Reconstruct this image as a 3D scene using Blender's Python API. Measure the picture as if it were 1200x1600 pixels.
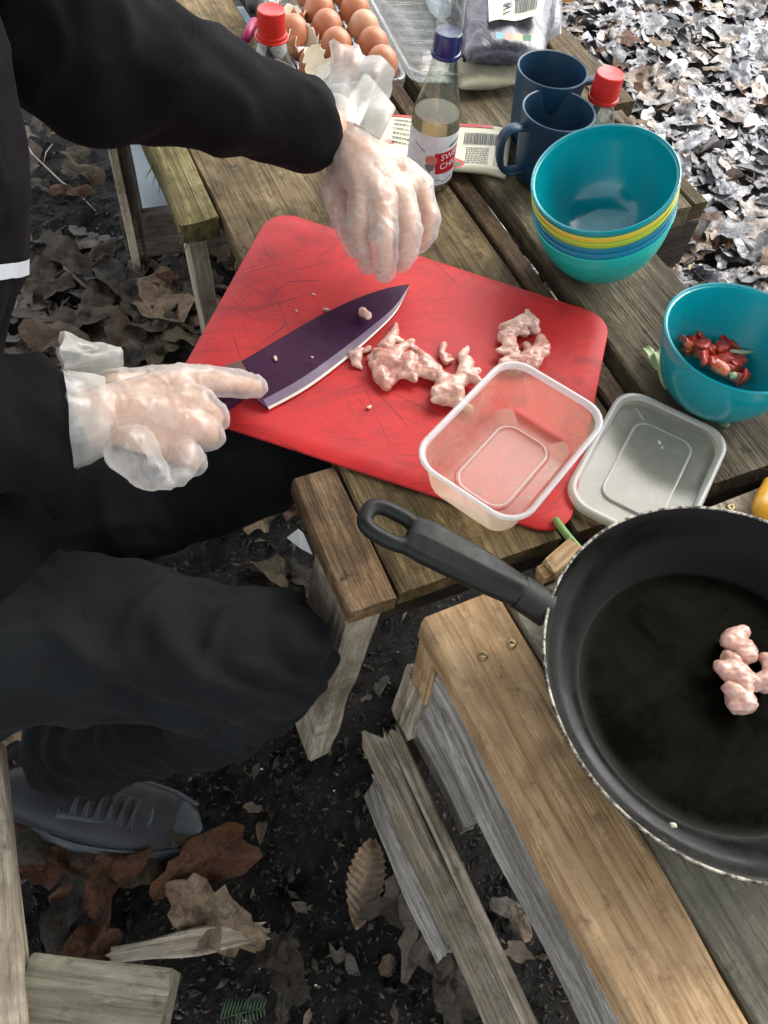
import bpy, bmesh, math, random
import numpy as np
from mathutils import Vector, Matrix, noise
from mathutils.bvhtree import BVHTree
random.seed(7); rng = np.random.default_rng(7)
scene = bpy.context.scene
for o in list(bpy.data.objects): bpy.data.objects.remove(o)
COL = scene.collection
PI = math.pi

# ------------------------------------------------------------------ camera
CZ = 1.18                                   # camera height above the ground
CN = np.array([-0.08241813, 0.54086898, 0.83705914])     # straight down, in camera axes (right, down, forward)
CA = np.array([0.99659784, 0.04472959, 0.06922436])
CB = np.array([0.0, 0.83991667, -0.54271539])
F = 1300.0
cam_d = bpy.data.cameras.new('camera'); cam = bpy.data.objects.new('camera', cam_d); COL.objects.link(cam)
cam_d.sensor_fit = 'VERTICAL'; cam_d.sensor_height = 32.0; cam_d.sensor_width = 24.0
cam_d.lens = 32.0*F/1600.0; cam_d.clip_start = 0.01; cam_d.clip_end = 400
R = Matrix(((CA[0], -CA[1], -CA[2]), (-CB[0], CB[1], CB[2]), (-CN[0], CN[1], CN[2])))
cam.matrix_world = Matrix.Translation((0, 0, CZ)) @ R.to_4x4()
scene.camera = cam

# ------------------------------------------------------------------ light
SUN_EL, SUN_AZ = math.radians(48), math.radians(50)      # azimuth measured from +Y towards +X
w = bpy.data.worlds.new('World'); scene.world = w; w.use_nodes = True
nt = w.node_tree; nt.nodes.clear()
sky = nt.nodes.new('ShaderNodeTexSky'); sky.sky_type = 'NISHITA'; sky.sun_disc = False
sky.sun_elevation = SUN_EL; sky.sun_rotation = SUN_AZ; sky.air_density = 1.0; sky.dust_density = 2.0; sky.ozone_density = 1.0
bg = nt.nodes.new('ShaderNodeBackground'); bg.inputs[1].default_value = 0.15
wo = nt.nodes.new('ShaderNodeOutputWorld')
hsv = nt.nodes.new('ShaderNodeHueSaturation'); hsv.inputs['Saturation'].default_value = .22
nt.links.new(sky.outputs[0], hsv.inputs['Color']); nt.links.new(hsv.outputs[0], bg.inputs[0]); nt.links.new(bg.outputs[0], wo.inputs[0])
sl = bpy.data.lights.new('sun', 'SUN'); sl.energy = 1.0; sl.angle = math.radians(55); sl.color = (1, .94, .84)
so = bpy.data.objects.new('sun', sl); COL.objects.link(so)
sd = Vector((math.sin(SUN_AZ)*math.cos(SUN_EL), math.cos(SUN_AZ)*math.cos(SUN_EL), math.sin(SUN_EL)))
so.rotation_euler = sd.to_track_quat('Z', 'Y').to_euler(); so.location = (1, 1, 4)
scene.view_settings.view_transform = 'Standard'; scene.view_settings.look = 'None'
scene.view_settings.gamma = 1; scene.view_settings.use_curve_mapping = False
scene.view_settings.exposure = 1.7

# ------------------------------------------------------------------ helpers
def at(px, py, z):
    """a photo pixel followed to the height z"""
    r = np.array([px-600, py-800, F], float); q = r*((CZ-z)/(r@CN))
    return np.array([q@CA, -(q@CB), z])
def A(px, py, z): return Vector(at(px, py, z))
WL = {}
def thing(name, label, cat, loc, group=None):
    o = bpy.data.objects.new(name, None); COL.objects.link(o); o.location = loc; o.empty_display_size = .05
    o['label'] = label; o['category'] = cat
    if group: o['group'] = group
    WL[o] = np.array(loc, float); return o
def tag(o, label, cat, group=None, kind=None):
    if label: o['label'] = label
    if cat: o['category'] = cat
    if group: o['group'] = group
    if kind: o['kind'] = kind
    return o
def add(name, V, Fs, mat, parent=None, origin=None, smooth=True, gc=None, kind=None, mats=None, mi=None, label=None):
    V = np.array([tuple(v) for v in V], float)
    if parent is not None: base = WL[parent]
    else: base = np.array(origin if origin is not None else [V[:, 0].mean(), V[:, 1].mean(), V[:, 2].min()], float)
    me = bpy.data.meshes.new(name); me.from_pydata((V-base).tolist(), [], [tuple(f) for f in Fs]); me.update()
    if mats:
        for m in mats: me.materials.append(m)
        if mi is not None: me.polygons.foreach_set('material_index', np.array(mi, dtype=np.int32))
    elif mat: me.materials.append(mat)
    me.polygons.foreach_set('use_smooth', [smooth]*len(me.polygons))
    if gc is not None:
        a = me.attributes.new('gc', 'FLOAT_VECTOR', 'POINT'); a.data.foreach_set('vector', np.array(gc, dtype=np.float32).ravel())
    o = bpy.data.objects.new(name, me); COL.objects.link(o)
    if parent is not None: o.parent = parent; WL[o] = base
    else: o.location = base; WL[o] = base
    if kind: o['kind'] = kind
    if label: o['label'] = label
    return o
def autosmooth(o, deg=35):
    me = o.data; bm = bmesh.new(); bm.from_mesh(me); c = math.cos(math.radians(deg))
    for e in bm.edges:
        if len(e.link_faces) == 2 and e.link_faces[0].normal.dot(e.link_faces[1].normal) < c: e.smooth = False
    bm.to_mesh(me); bm.free()
def fbm(p, s=1.0, oct=3):
    return noise.fractal(Vector(p)*s, .6, 2.0, oct)
def lathe(profile, M, n=48, cap0=False, cap1=False):
    V, Fs = [], []
    for (r, z) in profile:
        for k in range(n):
            a = 2*PI*k/n; V.append(M @ Vector((r*math.cos(a), r*math.sin(a), z)))
    for i in range(len(profile)-1):
        for k in range(n):
            k2 = (k+1) % n; Fs.append((i*n+k, i*n+k2, (i+1)*n+k2, (i+1)*n+k))
    if cap0: Fs.append(tuple(range(n))[::-1])
    if cap1: Fs.append(tuple(range((len(profile)-1)*n, len(profile)*n)))
    return V, Fs
def tilt(c, nrm=(0, 0, 1), rz=0.0):
    q = Vector((0, 0, 1)).rotation_difference(Vector(nrm).normalized())
    return Matrix.Translation(Vector(c)) @ q.to_matrix().to_4x4() @ Matrix.Rotation(rz, 4, 'Z')
def tube(pts, rad, n=8, flat=1.0, up=Vector((0, 0, 1))):
    pts = [Vector(p) for p in pts]; V, Fs = [], []
    if not hasattr(rad, '__len__'): rad = [rad]*len(pts)
    for i, p in enumerate(pts):
        t = (pts[min(i+1, len(pts)-1)]-pts[max(i-1, 0)]).normalized()
        s = t.cross(up)
        s = s.normalized() if s.length > 1e-4 else Vector((1, 0, 0))
        u = s.cross(t).normalized()
        for k in range(n):
            a = 2*PI*k/n; V.append(p+s*math.cos(a)*rad[i]+u*math.sin(a)*rad[i]*flat)
    for i in range(len(pts)-1):
        for k in range(n):
            k2 = (k+1) % n; Fs.append((i*n+k, i*n+k2, (i+1)*n+k2, (i+1)*n+k))
    Fs.append(tuple(range(n))[::-1]); Fs.append(tuple(range((len(pts)-1)*n, len(pts)*n)))
    return V, Fs
def merge(lst):
    V, Fs = [], []
    for v, f in lst:
        b = len(V); V += list(v); Fs += [tuple(i+b for i in ff) for ff in f]
    return V, Fs
def ccurve(P, n):
    """smooth curve through points"""
    P = [Vector(p) for p in P]; out = []
    m = len(P)-1
    for i in range(n):
        t = i/(n-1)*m; k = min(int(t), m-1); f = t-k
        p0, p1, p2, p3 = P[max(k-1, 0)], P[k], P[k+1], P[min(k+2, m)]
        out.append(.5*((2*p1)+(p2-p0)*f+(2*p0-5*p1+4*p2-p3)*f*f+(3*p1-p0-3*p2+p3)*f**3))
    return out
def capsule(p, q, r1, r2, n=14, k=5):
    p, q = Vector(p), Vector(q); d = q-p; L = d.length
    t = d.normalized() if L > 1e-6 else Vector((0, 0, 1))
    s = t.orthogonal().normalized(); u = t.cross(s)
    rings = []
    for i in range(k+1):
        a = -PI/2+PI/2*i/k; rings.append((p+t*r1*math.sin(a), max(r1*math.cos(a), 1e-5)))
    for i in range(k+1):
        a = PI/2*i/k; rings.append((q+t*r2*math.sin(a), max(r2*math.cos(a), 1e-5)))
    V, Fs = [], []
    for c, r in rings:
        for j in range(n):
            a = 2*PI*j/n; V.append(c+(s*math.cos(a)+u*math.sin(a))*r)
    for i in range(len(rings)-1):
        for j in range(n):
            j2 = (j+1) % n; Fs.append((i*n+j, i*n+j2, (i+1)*n+j2, (i+1)*n+j))
    Fs.append(tuple(range(n))[::-1]); Fs.append(tuple(range((len(rings)-1)*n, len(rings)*n)))
    return V, Fs
def chain(P, Rr):
    return [capsule(P[i], P[i+1], Rr[i], Rr[i+1]) for i in range(len(P)-1)]
def organic(parts, voxel, smooth=4, disp=None, sf=.5):
    """union of tapered capsules turned into one continuous skin"""
    V, Fs = merge(parts)
    me = bpy.data.meshes.new('tmp'); me.from_pydata([tuple(v) for v in V], [], Fs); me.update()
    o = bpy.data.objects.new('tmp', me); COL.objects.link(o)
    m = o.modifiers.new('r', 'REMESH'); m.mode = 'VOXEL'; m.voxel_size = voxel
    if smooth:
        s = o.modifiers.new('s', 'SMOOTH'); s.factor = sf; s.iterations = smooth
    dg = bpy.context.evaluated_depsgraph_get(); dg.update()
    e = o.evaluated_get(dg).to_mesh()
    nv = len(e.vertices); co = np.empty(nv*3, np.float32); e.vertices.foreach_get('co', co); co = co.reshape(-1, 3).astype(float)
    nn = np.empty(nv*3, np.float32); e.vertex_normals.foreach_get('vector', nn); nn = nn.reshape(-1, 3)
    fs = [tuple(p.vertices) for p in e.polygons]
    o.evaluated_get(dg).to_mesh_clear(); bpy.data.objects.remove(o); bpy.data.meshes.remove(me)
    if disp:
        d = np.array([disp(Vector(c)) for c in co]); co = co+nn*d[:, None]
    return co, fs, nn

# ------------------------------------------------------------------ materials
class NB:
    def __init__(s, name):
        s.m = bpy.data.materials.new(name); s.m.use_nodes = True; s.t = s.m.node_tree; s.t.nodes.clear()
        s.out = s.t.nodes.new('ShaderNodeOutputMaterial')
    def n(s, typ, **kw):
        x = s.t.nodes.new(typ)
        for k, v in kw.items():
            if k.startswith('i_'): x.inputs[k[2:].replace('_', ' ')].default_value = v
            else: setattr(x, k, v)
        return x
    def l(s, a, b): s.t.links.new(a, b)
    def coord(s, kind='Object', scale=(1, 1, 1), rot=(0, 0, 0)):
        if kind == 'gc': c = s.n('ShaderNodeAttribute', attribute_name='gc').outputs['Vector']
        else: c = s.n('ShaderNodeTexCoord').outputs[kind]
        if any(rot):
            r_ = s.n('ShaderNodeMapping'); r_.inputs['Rotation'].default_value = rot; s.l(c, r_.inputs[0]); c = r_.outputs[0]
        m = s.n('ShaderNodeMapping'); m.inputs['Scale'].default_value = scale
        s.l(c, m.inputs[0]); return m.outputs[0]
    def noise(s, vec, scale=5, detail=4, rough=.55, dist=0):
        x = s.n('ShaderNodeTexNoise'); x.inputs['Scale'].default_value = scale; x.inputs['Detail'].default_value = detail
        x.inputs['Roughness'].default_value = rough; x.inputs['Distortion'].default_value = dist; s.l(vec, x.inputs['Vector']); return x.outputs[0]
    def ramp(s, fac, stops):
        x = s.n('ShaderNodeValToRGB'); e = x.color_ramp.elements
        while len(e) < len(stops): e.new(.5)
        for i, (p, c) in enumerate(stops):
            e[i].position = p; e[i].color = (c[0], c[1], c[2], 1) if hasattr(c, '__len__') else (c, c, c, 1)
        s.l(fac, x.inputs[0]); return x.outputs[0]
    def mix(s, fac, a, b, mode='MIX'):
        x = s.n('ShaderNodeMix', data_type='RGBA', blend_type=mode)
        for i, v in ((0, fac), (6, a), (7, b)):
            if isinstance(v, (int, float)): x.inputs[i].default_value = v
            elif isinstance(v, tuple): x.inputs[i].default_value = (*v, 1)
            else: s.l(v, x.inputs[i])
        return x.outputs[2]
    def math(s, op, a, b=0.5):
        x = s.n('ShaderNodeMath', operation=op)
        for i, v in ((0, a), (1, b)):
            if isinstance(v, (int, float)): x.inputs[i].default_value = v
            else: s.l(v, x.inputs[i])
        return x.outputs[0]
    def bump(s, h, strength=.4, dist=.002):
        x = s.n('ShaderNodeBump'); x.inputs['Strength'].default_value = strength; x.inputs['Distance'].default_value = dist
        s.l(h, x.inputs['Height']); return x.outputs[0]
    def bsdf(s, color=None, rough=.5, normal=None, **kw):
        p = s.n('ShaderNodeBsdfPrincipled')
        for sock, v in (('Base Color', color), ('Roughness', rough)):
            if v is None: continue
            if isinstance(v, tuple): p.inputs[sock].default_value = (*v, 1)
            elif isinstance(v, (int, float)): p.inputs[sock].default_value = v
            else: s.l(v, p.inputs[sock])
        if normal is not None: s.l(normal, p.inputs['Normal'])
        for k, v in kw.items(): p.inputs[k.replace('_', ' ')].default_value = v
        return p
    def done(s, sh): s.l(sh.outputs[0] if hasattr(sh, 'outputs') else sh, s.out.inputs[0]); return s.m

def wood(name, c_dark, c_mid, c_light, dirt, dirt_amt=.5, rough=.75, stain=None, bumps=.5, fine=1.0):
    b = NB(name)
    v1 = b.coord('gc', (1.6, 17, 17)); v2 = b.coord('gc', (6, 150*fine, 150*fine)); v3 = b.coord('gc', (1, 1, 1))
    g = b.noise(v1, 2.2, 6, .6, 1.6); fi = b.noise(v2, 1.6, 4, .65, .4)
    ring = b.math('SINE', b.math('MULTIPLY', g, 46.0)); ring = b.math('MULTIPLY_ADD', ring, .5)
    base = b.ramp(g, [(.3, c_dark), (.5, c_mid), (.7, c_light)])
    base = b.mix(b.math('MULTIPLY', b.ramp(ring, [(.25, 0.0), (.95, 1.0)]), .22), base, c_dark)
    base = b.mix(b.ramp(fi, [(.34, .6), (.48, 0.0)]), base, tuple(x*.35 for x in c_dark))
    base = b.mix(b.ramp(fi, [(.56, 0.0), (.72, .55)]), base, c_light)
    d = b.noise(v3, 11, 8, .68, .6); d2 = b.noise(v3, 38, 6, .75); d4 = b.noise(v3, 3.5, 4, .6)
    m = b.ramp(d, [(.56-dirt_amt*.22, 0.0), (.66, min(1, .35+dirt_amt))])
    base = b.mix(m, base, dirt)
    base = b.mix(b.ramp(d2, [(.30, min(1, .3+dirt_amt)), (.44, 0.0)]), base, tuple(x*.35 for x in dirt))
    base = b.mix(b.ramp(d4, [(.40, .75*dirt_amt), (.58, 0.0)]), base, tuple(x*.45 for x in c_dark))
    d5 = b.noise(b.coord('gc', (1, 2.2, 1)), 75, 5, .7, .5)
    base = b.mix(b.ramp(d5, [(.62, 0.0), (.70, .8*dirt_amt)]), base, tuple(x*.25 for x in c_dark))
    base = b.mix(b.ramp(b.noise(b.coord('gc', (1, 3, 1)), 24, 6, .7), [(.58, 0.0), (.75, .45)]), base, tuple(min(1, x*1.25) for x in c_light))
    if stain: base = b.mix(b.ramp(b.noise(v3, 6.3, 3, .6, .5), [(.6, 0.0), (.72, .7)]), base, stain)
    hh = b.math('ADD', b.math('MULTIPLY', fi, .9), b.math('MULTIPLY', d2, .9))
    hh = b.math('ADD', hh, b.math('MULTIPLY', g, 2.0))
    return b.done(b.bsdf(base, b.ramp(d, [(.3, rough-.22), (.7, min(1, rough+.1))]), b.bump(hh, bumps*1.5, .0045), Specular_IOR_Level=.22))

def plastic(name, col, rough=.3, sub=0.0, var=.06, spec=.5, bump=0.0, coat=0.0):
    b = NB(name); v = b.coord('Object')
    n1 = b.noise(v, 18, 5, .6)
    c = b.mix(b.ramp(n1, [(.3, 0.0), (.7, 1.0)]), tuple(x*(1-var) for x in col), tuple(min(1, x*(1+var)) for x in col))
    r = b.ramp(b.noise(v, 45, 7, .75, .8), [(.3, max(.02, rough-.10)), (.72, rough+.16)])
    nm = b.bump(b.noise(v, 160, 3, .6), bump, .0006) if bump else None
    p = b.bsdf(c, r, nm, Specular_IOR_Level=spec, Coat_Weight=coat)
    if sub: p.inputs['Subsurface Weight'].default_value = sub; p.inputs['Subsurface Radius'].default_value = (.01, .01, .01)
    return b.done(p)

def film(name, tint=(1, 1, 1), body=(.8, .8, .8), body_amt=.1, rough=.12, edge=.55, wr=0.0, wscale=60, smudge=0.0, base_gloss=.05):
    """thin clear or milky sheet: light passes straight through, part of it is scattered, part reflected"""
    b = NB(name); v = b.coord('Object')
    nm = b.bump(b.noise(v, wscale, 4, .6, 1.0), wr, .002) if wr else None
    tr = b.n('ShaderNodeBsdfTransparent'); tr.inputs[0].default_value = (*tint, 1)
    df = b.n('ShaderNodeBsdfDiffuse'); df.inputs[0].default_value = (*body, 1)
    tl = b.n('ShaderNodeBsdfTranslucent'); tl.inputs[0].default_value = (*body, 1)
    ms = b.n('ShaderNodeMixShader'); ms.inputs[0].default_value = .5; b.l(df.outputs[0], ms.inputs[1]); b.l(tl.outputs[0], ms.inputs[2])
    m1 = b.n('ShaderNodeMixShader'); b.l(tr.outputs[0], m1.inputs[1]); b.l(ms.outputs[0], m1.inputs[2])
    lw = b.n('ShaderNodeLayerWeight'); lw.inputs[0].default_value = .35
    if nm: b.l(nm, lw.inputs['Normal']); b.l(nm, df.inputs['Normal'])
    amt = b.math('ADD', b.math('MULTIPLY', b.math('POWER', lw.outputs[1], 2.0), .5*(body_amt > .02)), body_amt)
    if smudge: amt = b.math('ADD', amt, b.math('MULTIPLY', b.ramp(b.noise(v, 30, 6, .7, .8), [(.45, 0.0), (.75, 1.0)]), smudge))
    b.l(b.math('MINIMUM', amt, 1.0), m1.inputs[0])
    gl = b.n('ShaderNodeBsdfGlossy'); gl.inputs['Roughness'].default_value = rough
    if nm: b.l(nm, gl.inputs['Normal'])
    fr = b.math('ADD', b.math('MULTIPLY', b.math('POWER', lw.outputs[1], 2.5), edge), base_gloss)
    m2 = b.n('ShaderNodeMixShader'); b.l(fr, m2.inputs[0]); b.l(m1.outputs[0], m2.inputs[1]); b.l(gl.outputs[0], m2.inputs[2])
    return b.done(m2)

def cloth(name, col, var=.3, rough=.85, sheen=.3):
    b = NB(name); v = b.coord('Object')
    n1 = b.noise(v, 9, 4, .6); wv = b.noise(v, 900, 2, .5); lint = b.noise(v, 260, 2, .5)
    c = b.mix(b.ramp(n1, [(.3, 0.0), (.7, 1.0)]), tuple(x*(1-var) for x in col), tuple(x*(1+var) for x in col))
    c = b.mix(b.ramp(lint, [(.80, 0.0), (.83, .2)]), c, (.12, .12, .12))
    nm = b.bump(b.math('ADD', b.math('MULTIPLY', wv, .3), b.noise(b.coord('Object', (1, 1, 1)), 14, 5, .6, 1.2)), .5, .006)
    p = b.bsdf(c, rough, nm); p.inputs['Sheen Weight'].default_value = sheen; p.inputs['Sheen Roughness'].default_value = .4
    p.inputs['Specular IOR Level'].default_value = .1
    return b.done(p)

def meat(name, c1, c2, c3):
    b = NB(name); v = b.coord('Object'); n1 = b.noise(v, 60, 6, .6, 1.0); n2 = b.noise(v, 25, 3)
    c = b.ramp(n1, [(.35, c1), (.52, c2), (.68, c3)]); c = b.mix(b.ramp(n2, [(.4, 0.0), (.65, .5)]), c, c3)
    n5 = b.noise(v, 130, 3, .5, .6); c = b.mix(b.ramp(n5, [(.32, .55), (.5, 0.0)]), c, tuple(x*.62 for x in c1))
    p = b.bsdf(c, b.ramp(n1, [(.3, .10), (.7, .32)]), b.bump(b.math('ADD', n1, b.noise(b.coord('Object', (1, 5, 5)), 90, 4, .6, 1.5)), .28, .0014), Subsurface_Weight=.35, Specular_IOR_Level=.6, Coat_Weight=.3, Coat_Roughness=.12)
    p.inputs['Subsurface Radius'].default_value = (.008, .004, .003)
    return b.done(p)

def leaf_mat(name, stops, attr=None, rough=(.12, .42), spec=1.0):
    b = NB(name)
    if attr: rv = b.n('ShaderNodeAttribute', attribute_name=attr).outputs['Fac']
    else: rv = b.n('ShaderNodeObjectInfo').outputs['Random']
    v = b.coord('Object'); n1 = b.noise(v, 9 if not attr else 25, 7, .7, 1.0); n2 = b.noise(v, 7 if attr else 20, 3)
    c = b.ramp(rv, stops)
    c = b.mix(b.ramp(n1, [(.38, .65), (.56, 0.0)]), c, (.02, .016, .012))
    c = b.mix(b.ramp(n2, [(.5, 0.0), (.75, .4)]), c, (.16, .14, .12))
    r = b.ramp(n2, [(.3, rough[0]), (.7, rough[1])])
    return b.done(b.bsdf(c, r, b.bump(b.math('ADD', b.noise(v, 90, 5, .6, 1.0), b.math('MULTIPLY', b.noise(v, 7, 6, .7, 1.5), 1.5)), .75, .006), Specular_IOR_Level=spec, Coat_Weight=.55 if spec > .8 else 0.0, Coat_Roughness=.12))

M = {}
M['table_wood'] = wood('table_wood', (.10, .064, .024), (.225, .155, .064), (.38, .285, .135), (.032, .024, .009), .95, .72)
M['table_grey'] = wood('table_grey_wood', (.075, .056, .028), (.16, .125, .068), (.30, .25, .155), (.035, .028, .015), .8, .78)
M['table_brown'] = wood('table_brown_wood', (.085, .046, .02), (.21, .125, .058), (.36, .24, .125), (.045, .03, .016), .85, .7)
M['mossy'] = wood('mossy_rough_wood', (.10, .08, .03), (.24, .2, .08), (.42, .36, .18), (.07, .06, .02), .6, .9, bumps=.9)
M['greybrown'] = wood('grey_brown_wood', (.05, .042, .034), (.11, .095, .078), (.19, .165, .14), (.04, .033, .025), .5, .8)
M['dark_wood'] = wood('dark_brown_wood', (.03, .022, .014), (.06, .045, .03), (.11, .085, .06), (.02, .017, .012), .6, .7)  # dark brown tone shared by joists, legs and end boards
M['tan'] = wood('tan_wood', (.38, .225, .10), (.57, .375, .19), (.72, .52, .31), (.24, .15, .08), .5, .7, stain=(.28, .19, .11), bumps=.3)
M['silver'] = wood('silver_grey_wood', (.16, .14, .115), (.46, .43, .375), (.76, .73, .66), (.13, .115, .09), .35, .85, bumps=.8)
M['greygreen'] = wood('grey_green_wood', (.13, .12, .085), (.24, .225, .16), (.36, .335, .25), (.1, .09, .06), .5, .85)
M['pale'] = wood('pale_worn_wood', (.24, .195, .13), (.47, .40, .30), (.66, .59, .47), (.15, .125, .08), .4, .85)

# ------------------------------------------------------------------ ground
def mudh(x, y):
    h = .022*fbm((x, y, 0), 2.3, 4)+.010*fbm((x+7, y, 1), 9, 4)
    if -1.0 < x < 1.4 and -.5 < y < 2.2: h += .007*fbm((x, y+3, 2), 22, 3)+.006*abs(fbm((x, y, 5), 55, 3))+.004*fbm((x, y, 8), 110, 2)
    return h-.012
def axis(lo, hi, step, far):
    a = list(np.arange(lo, hi, step)); s = step; x = a[-1]
    while x < far: s *= 1.35; x += s; a.append(x)
    s = step; x = a[0]; b = []
    while x > -far: s *= 1.35; x -= s; b.append(x)
    return np.array(b[::-1]+a)
gx, gy = axis(-.7, .65, .0085, 60), axis(-.1, 1.7, .0085, 60)
V = [(x, y, mudh(x, y)) for y in gy for x in gx]; nx = len(gx)
Fs = [(j*nx+i, j*nx+i+1, (j+1)*nx+i+1, (j+1)*nx+i) for j in range(len(gy)-1) for i in range(nx-1)]
b = NB('wet_mud'); v = b.coord('Object')
n1 = b.noise(v, 3.2, 6, .6); n2 = b.noise(v, 60, 6, .7); n3 = b.noise(v, 240, 4, .7)
c = b.ramp(n1, [(.35, (.006, .0052, .0045)), (.5, (.013, .0115, .0098)), (.65, (.034, .03, .025))])
c = b.mix(b.ramp(n2, [(.35, .7), (.55, 0.0)]), c, (.008, .007, .006))
c = b.mix(b.ramp(n3, [(.6, 0.0), (.72, .6)]), c, (.11, .1, .085))
c = b.mix(b.ramp(b.noise(v, 16, 5, .7), [(.5, 0.0), (.7, .6)]), c, (.03, .024, .017))
r = b.ramp(n1, [(.38, .38), (.6, .85)])
M['mud'] = b.done(b.bsdf(c, r, b.bump(b.math('ADD', n2, b.math('MULTIPLY', n3, .5)), 1.0, .02), Specular_IOR_Level=.3))
ground = add('ground', V, Fs, M['mud'], origin=(0, 0, 0), kind='structure')

# ---- leaves
def leaf_lobed(n=14, seed=0, lobes=5):
    r = random.Random(seed); V = [(0, 0, .0)]; cr = r.uniform(-.35, .5); cy = r.uniform(-.3, .35)
    for ring, f in ((1, .5), (2, 1.0)):
        for k in range(n):
            a = 2*PI*k/n
            rad = (.36+.09*math.cos(a*lobes)+.05*r.uniform(-1, 1)) if ring == 2 else .23
            if ring == 2 and k % 2: rad *= r.uniform(.72, .95)
            x, y = rad*math.cos(a)*1.1, rad*math.sin(a)*.95
            z = cr*x*x*2.6+cy*y*y*2.6+(.09*math.sin(3*a+seed)*(ring == 2))+.09*r.uniform(-1, 1)*(ring-1)
            V.append((x, y, z))
    Fs = [(0, 1+k, 1+(k+1) % n) for k in range(n)]
    Fs += [(1+k, 1+n+k, 1+n+(k+1) % n, 1+(k+1) % n) for k in range(n)]
    return V, Fs
def leaf_oval(seed=0, rows=6, wd=.24, curl=.4, pleat=0.0):
    r = random.Random(seed); V, Fs = [], []; c2 = r.uniform(-.5, .6)*curl
    bend = r.uniform(-.5, .5)
    for i in range(rows+1):
        t = i/rows; hw = wd*(math.sin(PI*min(1, t*.96+.02))**.75)*(1-.25*t)
        for j in range(-2, 3):
            s = j/2; x = t-.5; y = s*hw+bend*.1*math.sin(PI*t)
            z = c2*(t-.5)**2*1.6+abs(s)**1.5*curl*.32*hw/.24+.02*r.uniform(-1, 1)*abs(s)+pleat*(i % 2)*abs(s)
            V.append((x+.03*(abs(s) > .9)*r.uniform(-1, 1), y, z))
    for i in range(rows):
        for j in range(4): a = i*5+j; Fs.append((a, a+5, a+6, a+1))
    return V, Fs
KINDS = [leaf_lobed(seed=s, lobes=l) for s, l in ((1, 5), (2, 5), (3, 3), (4, 5), (11, 3))]+[leaf_oval(seed=s, curl=c) for s, c in ((5, .5), (6, .9), (7, -.5), (8, 1.4), (9, .3))]
ST = [(0, (.03, .026, .024)), (.22, (.12, .12, .13)), (.45, (.24, .25, .29)), (.62, (.22, .20, .19)), (.78, (.12, .085, .06)), (.93, (.30, .17, .08)), (1, (.18, .06, .03))]  # pale blue-grey stops put the sky's wet glare into the leaf colour
M['leafA'] = leaf_mat('fallen_leaf', ST)
M['leafS'] = leaf_mat('fallen_leaf_litter', ST, 'lv')
M['leafB'] = leaf_mat('shaded_leaf', [(0, (.035, .028, .02)), (.5, (.085, .068, .048)), (.8, (.12, .08, .045)), (1, (.10, .085, .04))], None, (.3, .7), .3)  # leaf copy with the left ground's shade in its darker, muddier stops
M['leafSB'] = leaf_mat('shaded_litter', [(0, (.04, .035, .025)), (.5, (.1, .08, .055)), (1, (.15, .1, .06))], 'lv', (.35, .75), .5)  # same for the litter: shade of the left ground kept in the colour
M['leaf_yellow'] = leaf_mat('yellow_leaf', [(0, (.5, .42, .04)), (1, (.55, .4, .05))])
M['leaf_rust'] = leaf_mat('rust_leaf', [(0, (.075, .024, .009)), (1, (.15, .055, .017))], None, (.2, .5), .35)
M['leaf_tan'] = leaf_mat('tan_leaf', [(0, (.3, .2, .12)), (1, (.36, .26, .16))], None, (.3, .6), .4)

def crumpled(seed, n=26, rings=5):
    r = random.Random(seed); V = [(0, 0, 0)]; ln = r.uniform(.6, 1.0); ph = r.uniform(0, 6); lob = r.choice([0, .05, .07])
    for q in range(1, rings+1):
        f = q/rings
        for k in range(n):
            a = 2*PI*k/n; e = noise.noise(Vector((math.cos(a)*1.6+seed, math.sin(a)*1.6, 3)))*.20+noise.noise(Vector((math.cos(a)*5, math.sin(a)*5+seed, 9)))*.12
            rad = f*(.42+e*f+(lob*math.cos(5*a+ph)*f)+.10*f*abs(math.cos(a))**6); x, y = rad*math.cos(a)*1.15, rad*math.sin(a)*ln
            z = .16*noise.noise(Vector((x*3.1+seed, y*3.1, 1)))+.07*noise.noise(Vector((x*8+seed, y*8, 4)))+.25*f*f*noise.noise(Vector((math.cos(a)*1.1+seed*2, math.sin(a)*1.1, 7)))-.03*abs(math.sin(2.5*a+ph))*f
            V.append((x, y, z+.06))
    Fs = [(0, 1+k, 1+(k+1) % n) for k in range(n)]
    for q in range(rings-1):
        for k in range(n): a = 1+q*n+k; b2 = 1+q*n+(k+1) % n; Fs.append((a, a+n, b2+n, b2))
    return V, Fs
crR = []
for sd_ in range(12):
    kv, kf = crumpled(sd_*5+2, 22, 4); me = bpy.data.meshes.new('leaf'); me.from_pydata(kv, [], kf); me.polygons.foreach_set('use_smooth', [True]*len(kf)); me.materials.append(M['leafA']); crR.append(me)
def in_right(x, y):     # outside the table's right edge (and the far side)
    u = (x-.022)*.921+(y-.322)*.39; vv = -(x-.022)*.39+(y-.322)*.921
    return u > .50 or vv > 1.45
leafmeshes = []
for i, (kv, kf) in enumerate(KINDS):
    me = bpy.data.meshes.new('leaf'); me.from_pydata(kv, [], kf); me.polygons.foreach_set('use_smooth', [True]*len(kf))
    me.materials.append(M['leafA']); leafmeshes.append(me)
leafmeshesB = []
for me in leafmeshes:
    m2 = me.copy(); m2.materials[0] = M['leafB']; leafmeshesB.append(m2)
def leaf_obj(me, x, y, z, s, rx, ry, rz, mat=None):
    o = bpy.data.objects.new('leaf', me); COL.objects.link(o); o.location = (x, y, z); o.rotation_euler = (rx, ry, rz); o.scale = (s, s, s)
    o.parent = ground
    if mat: o.material_slots[0].link = 'OBJECT'; o.material_slots[0].material = mat
    return o
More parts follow.
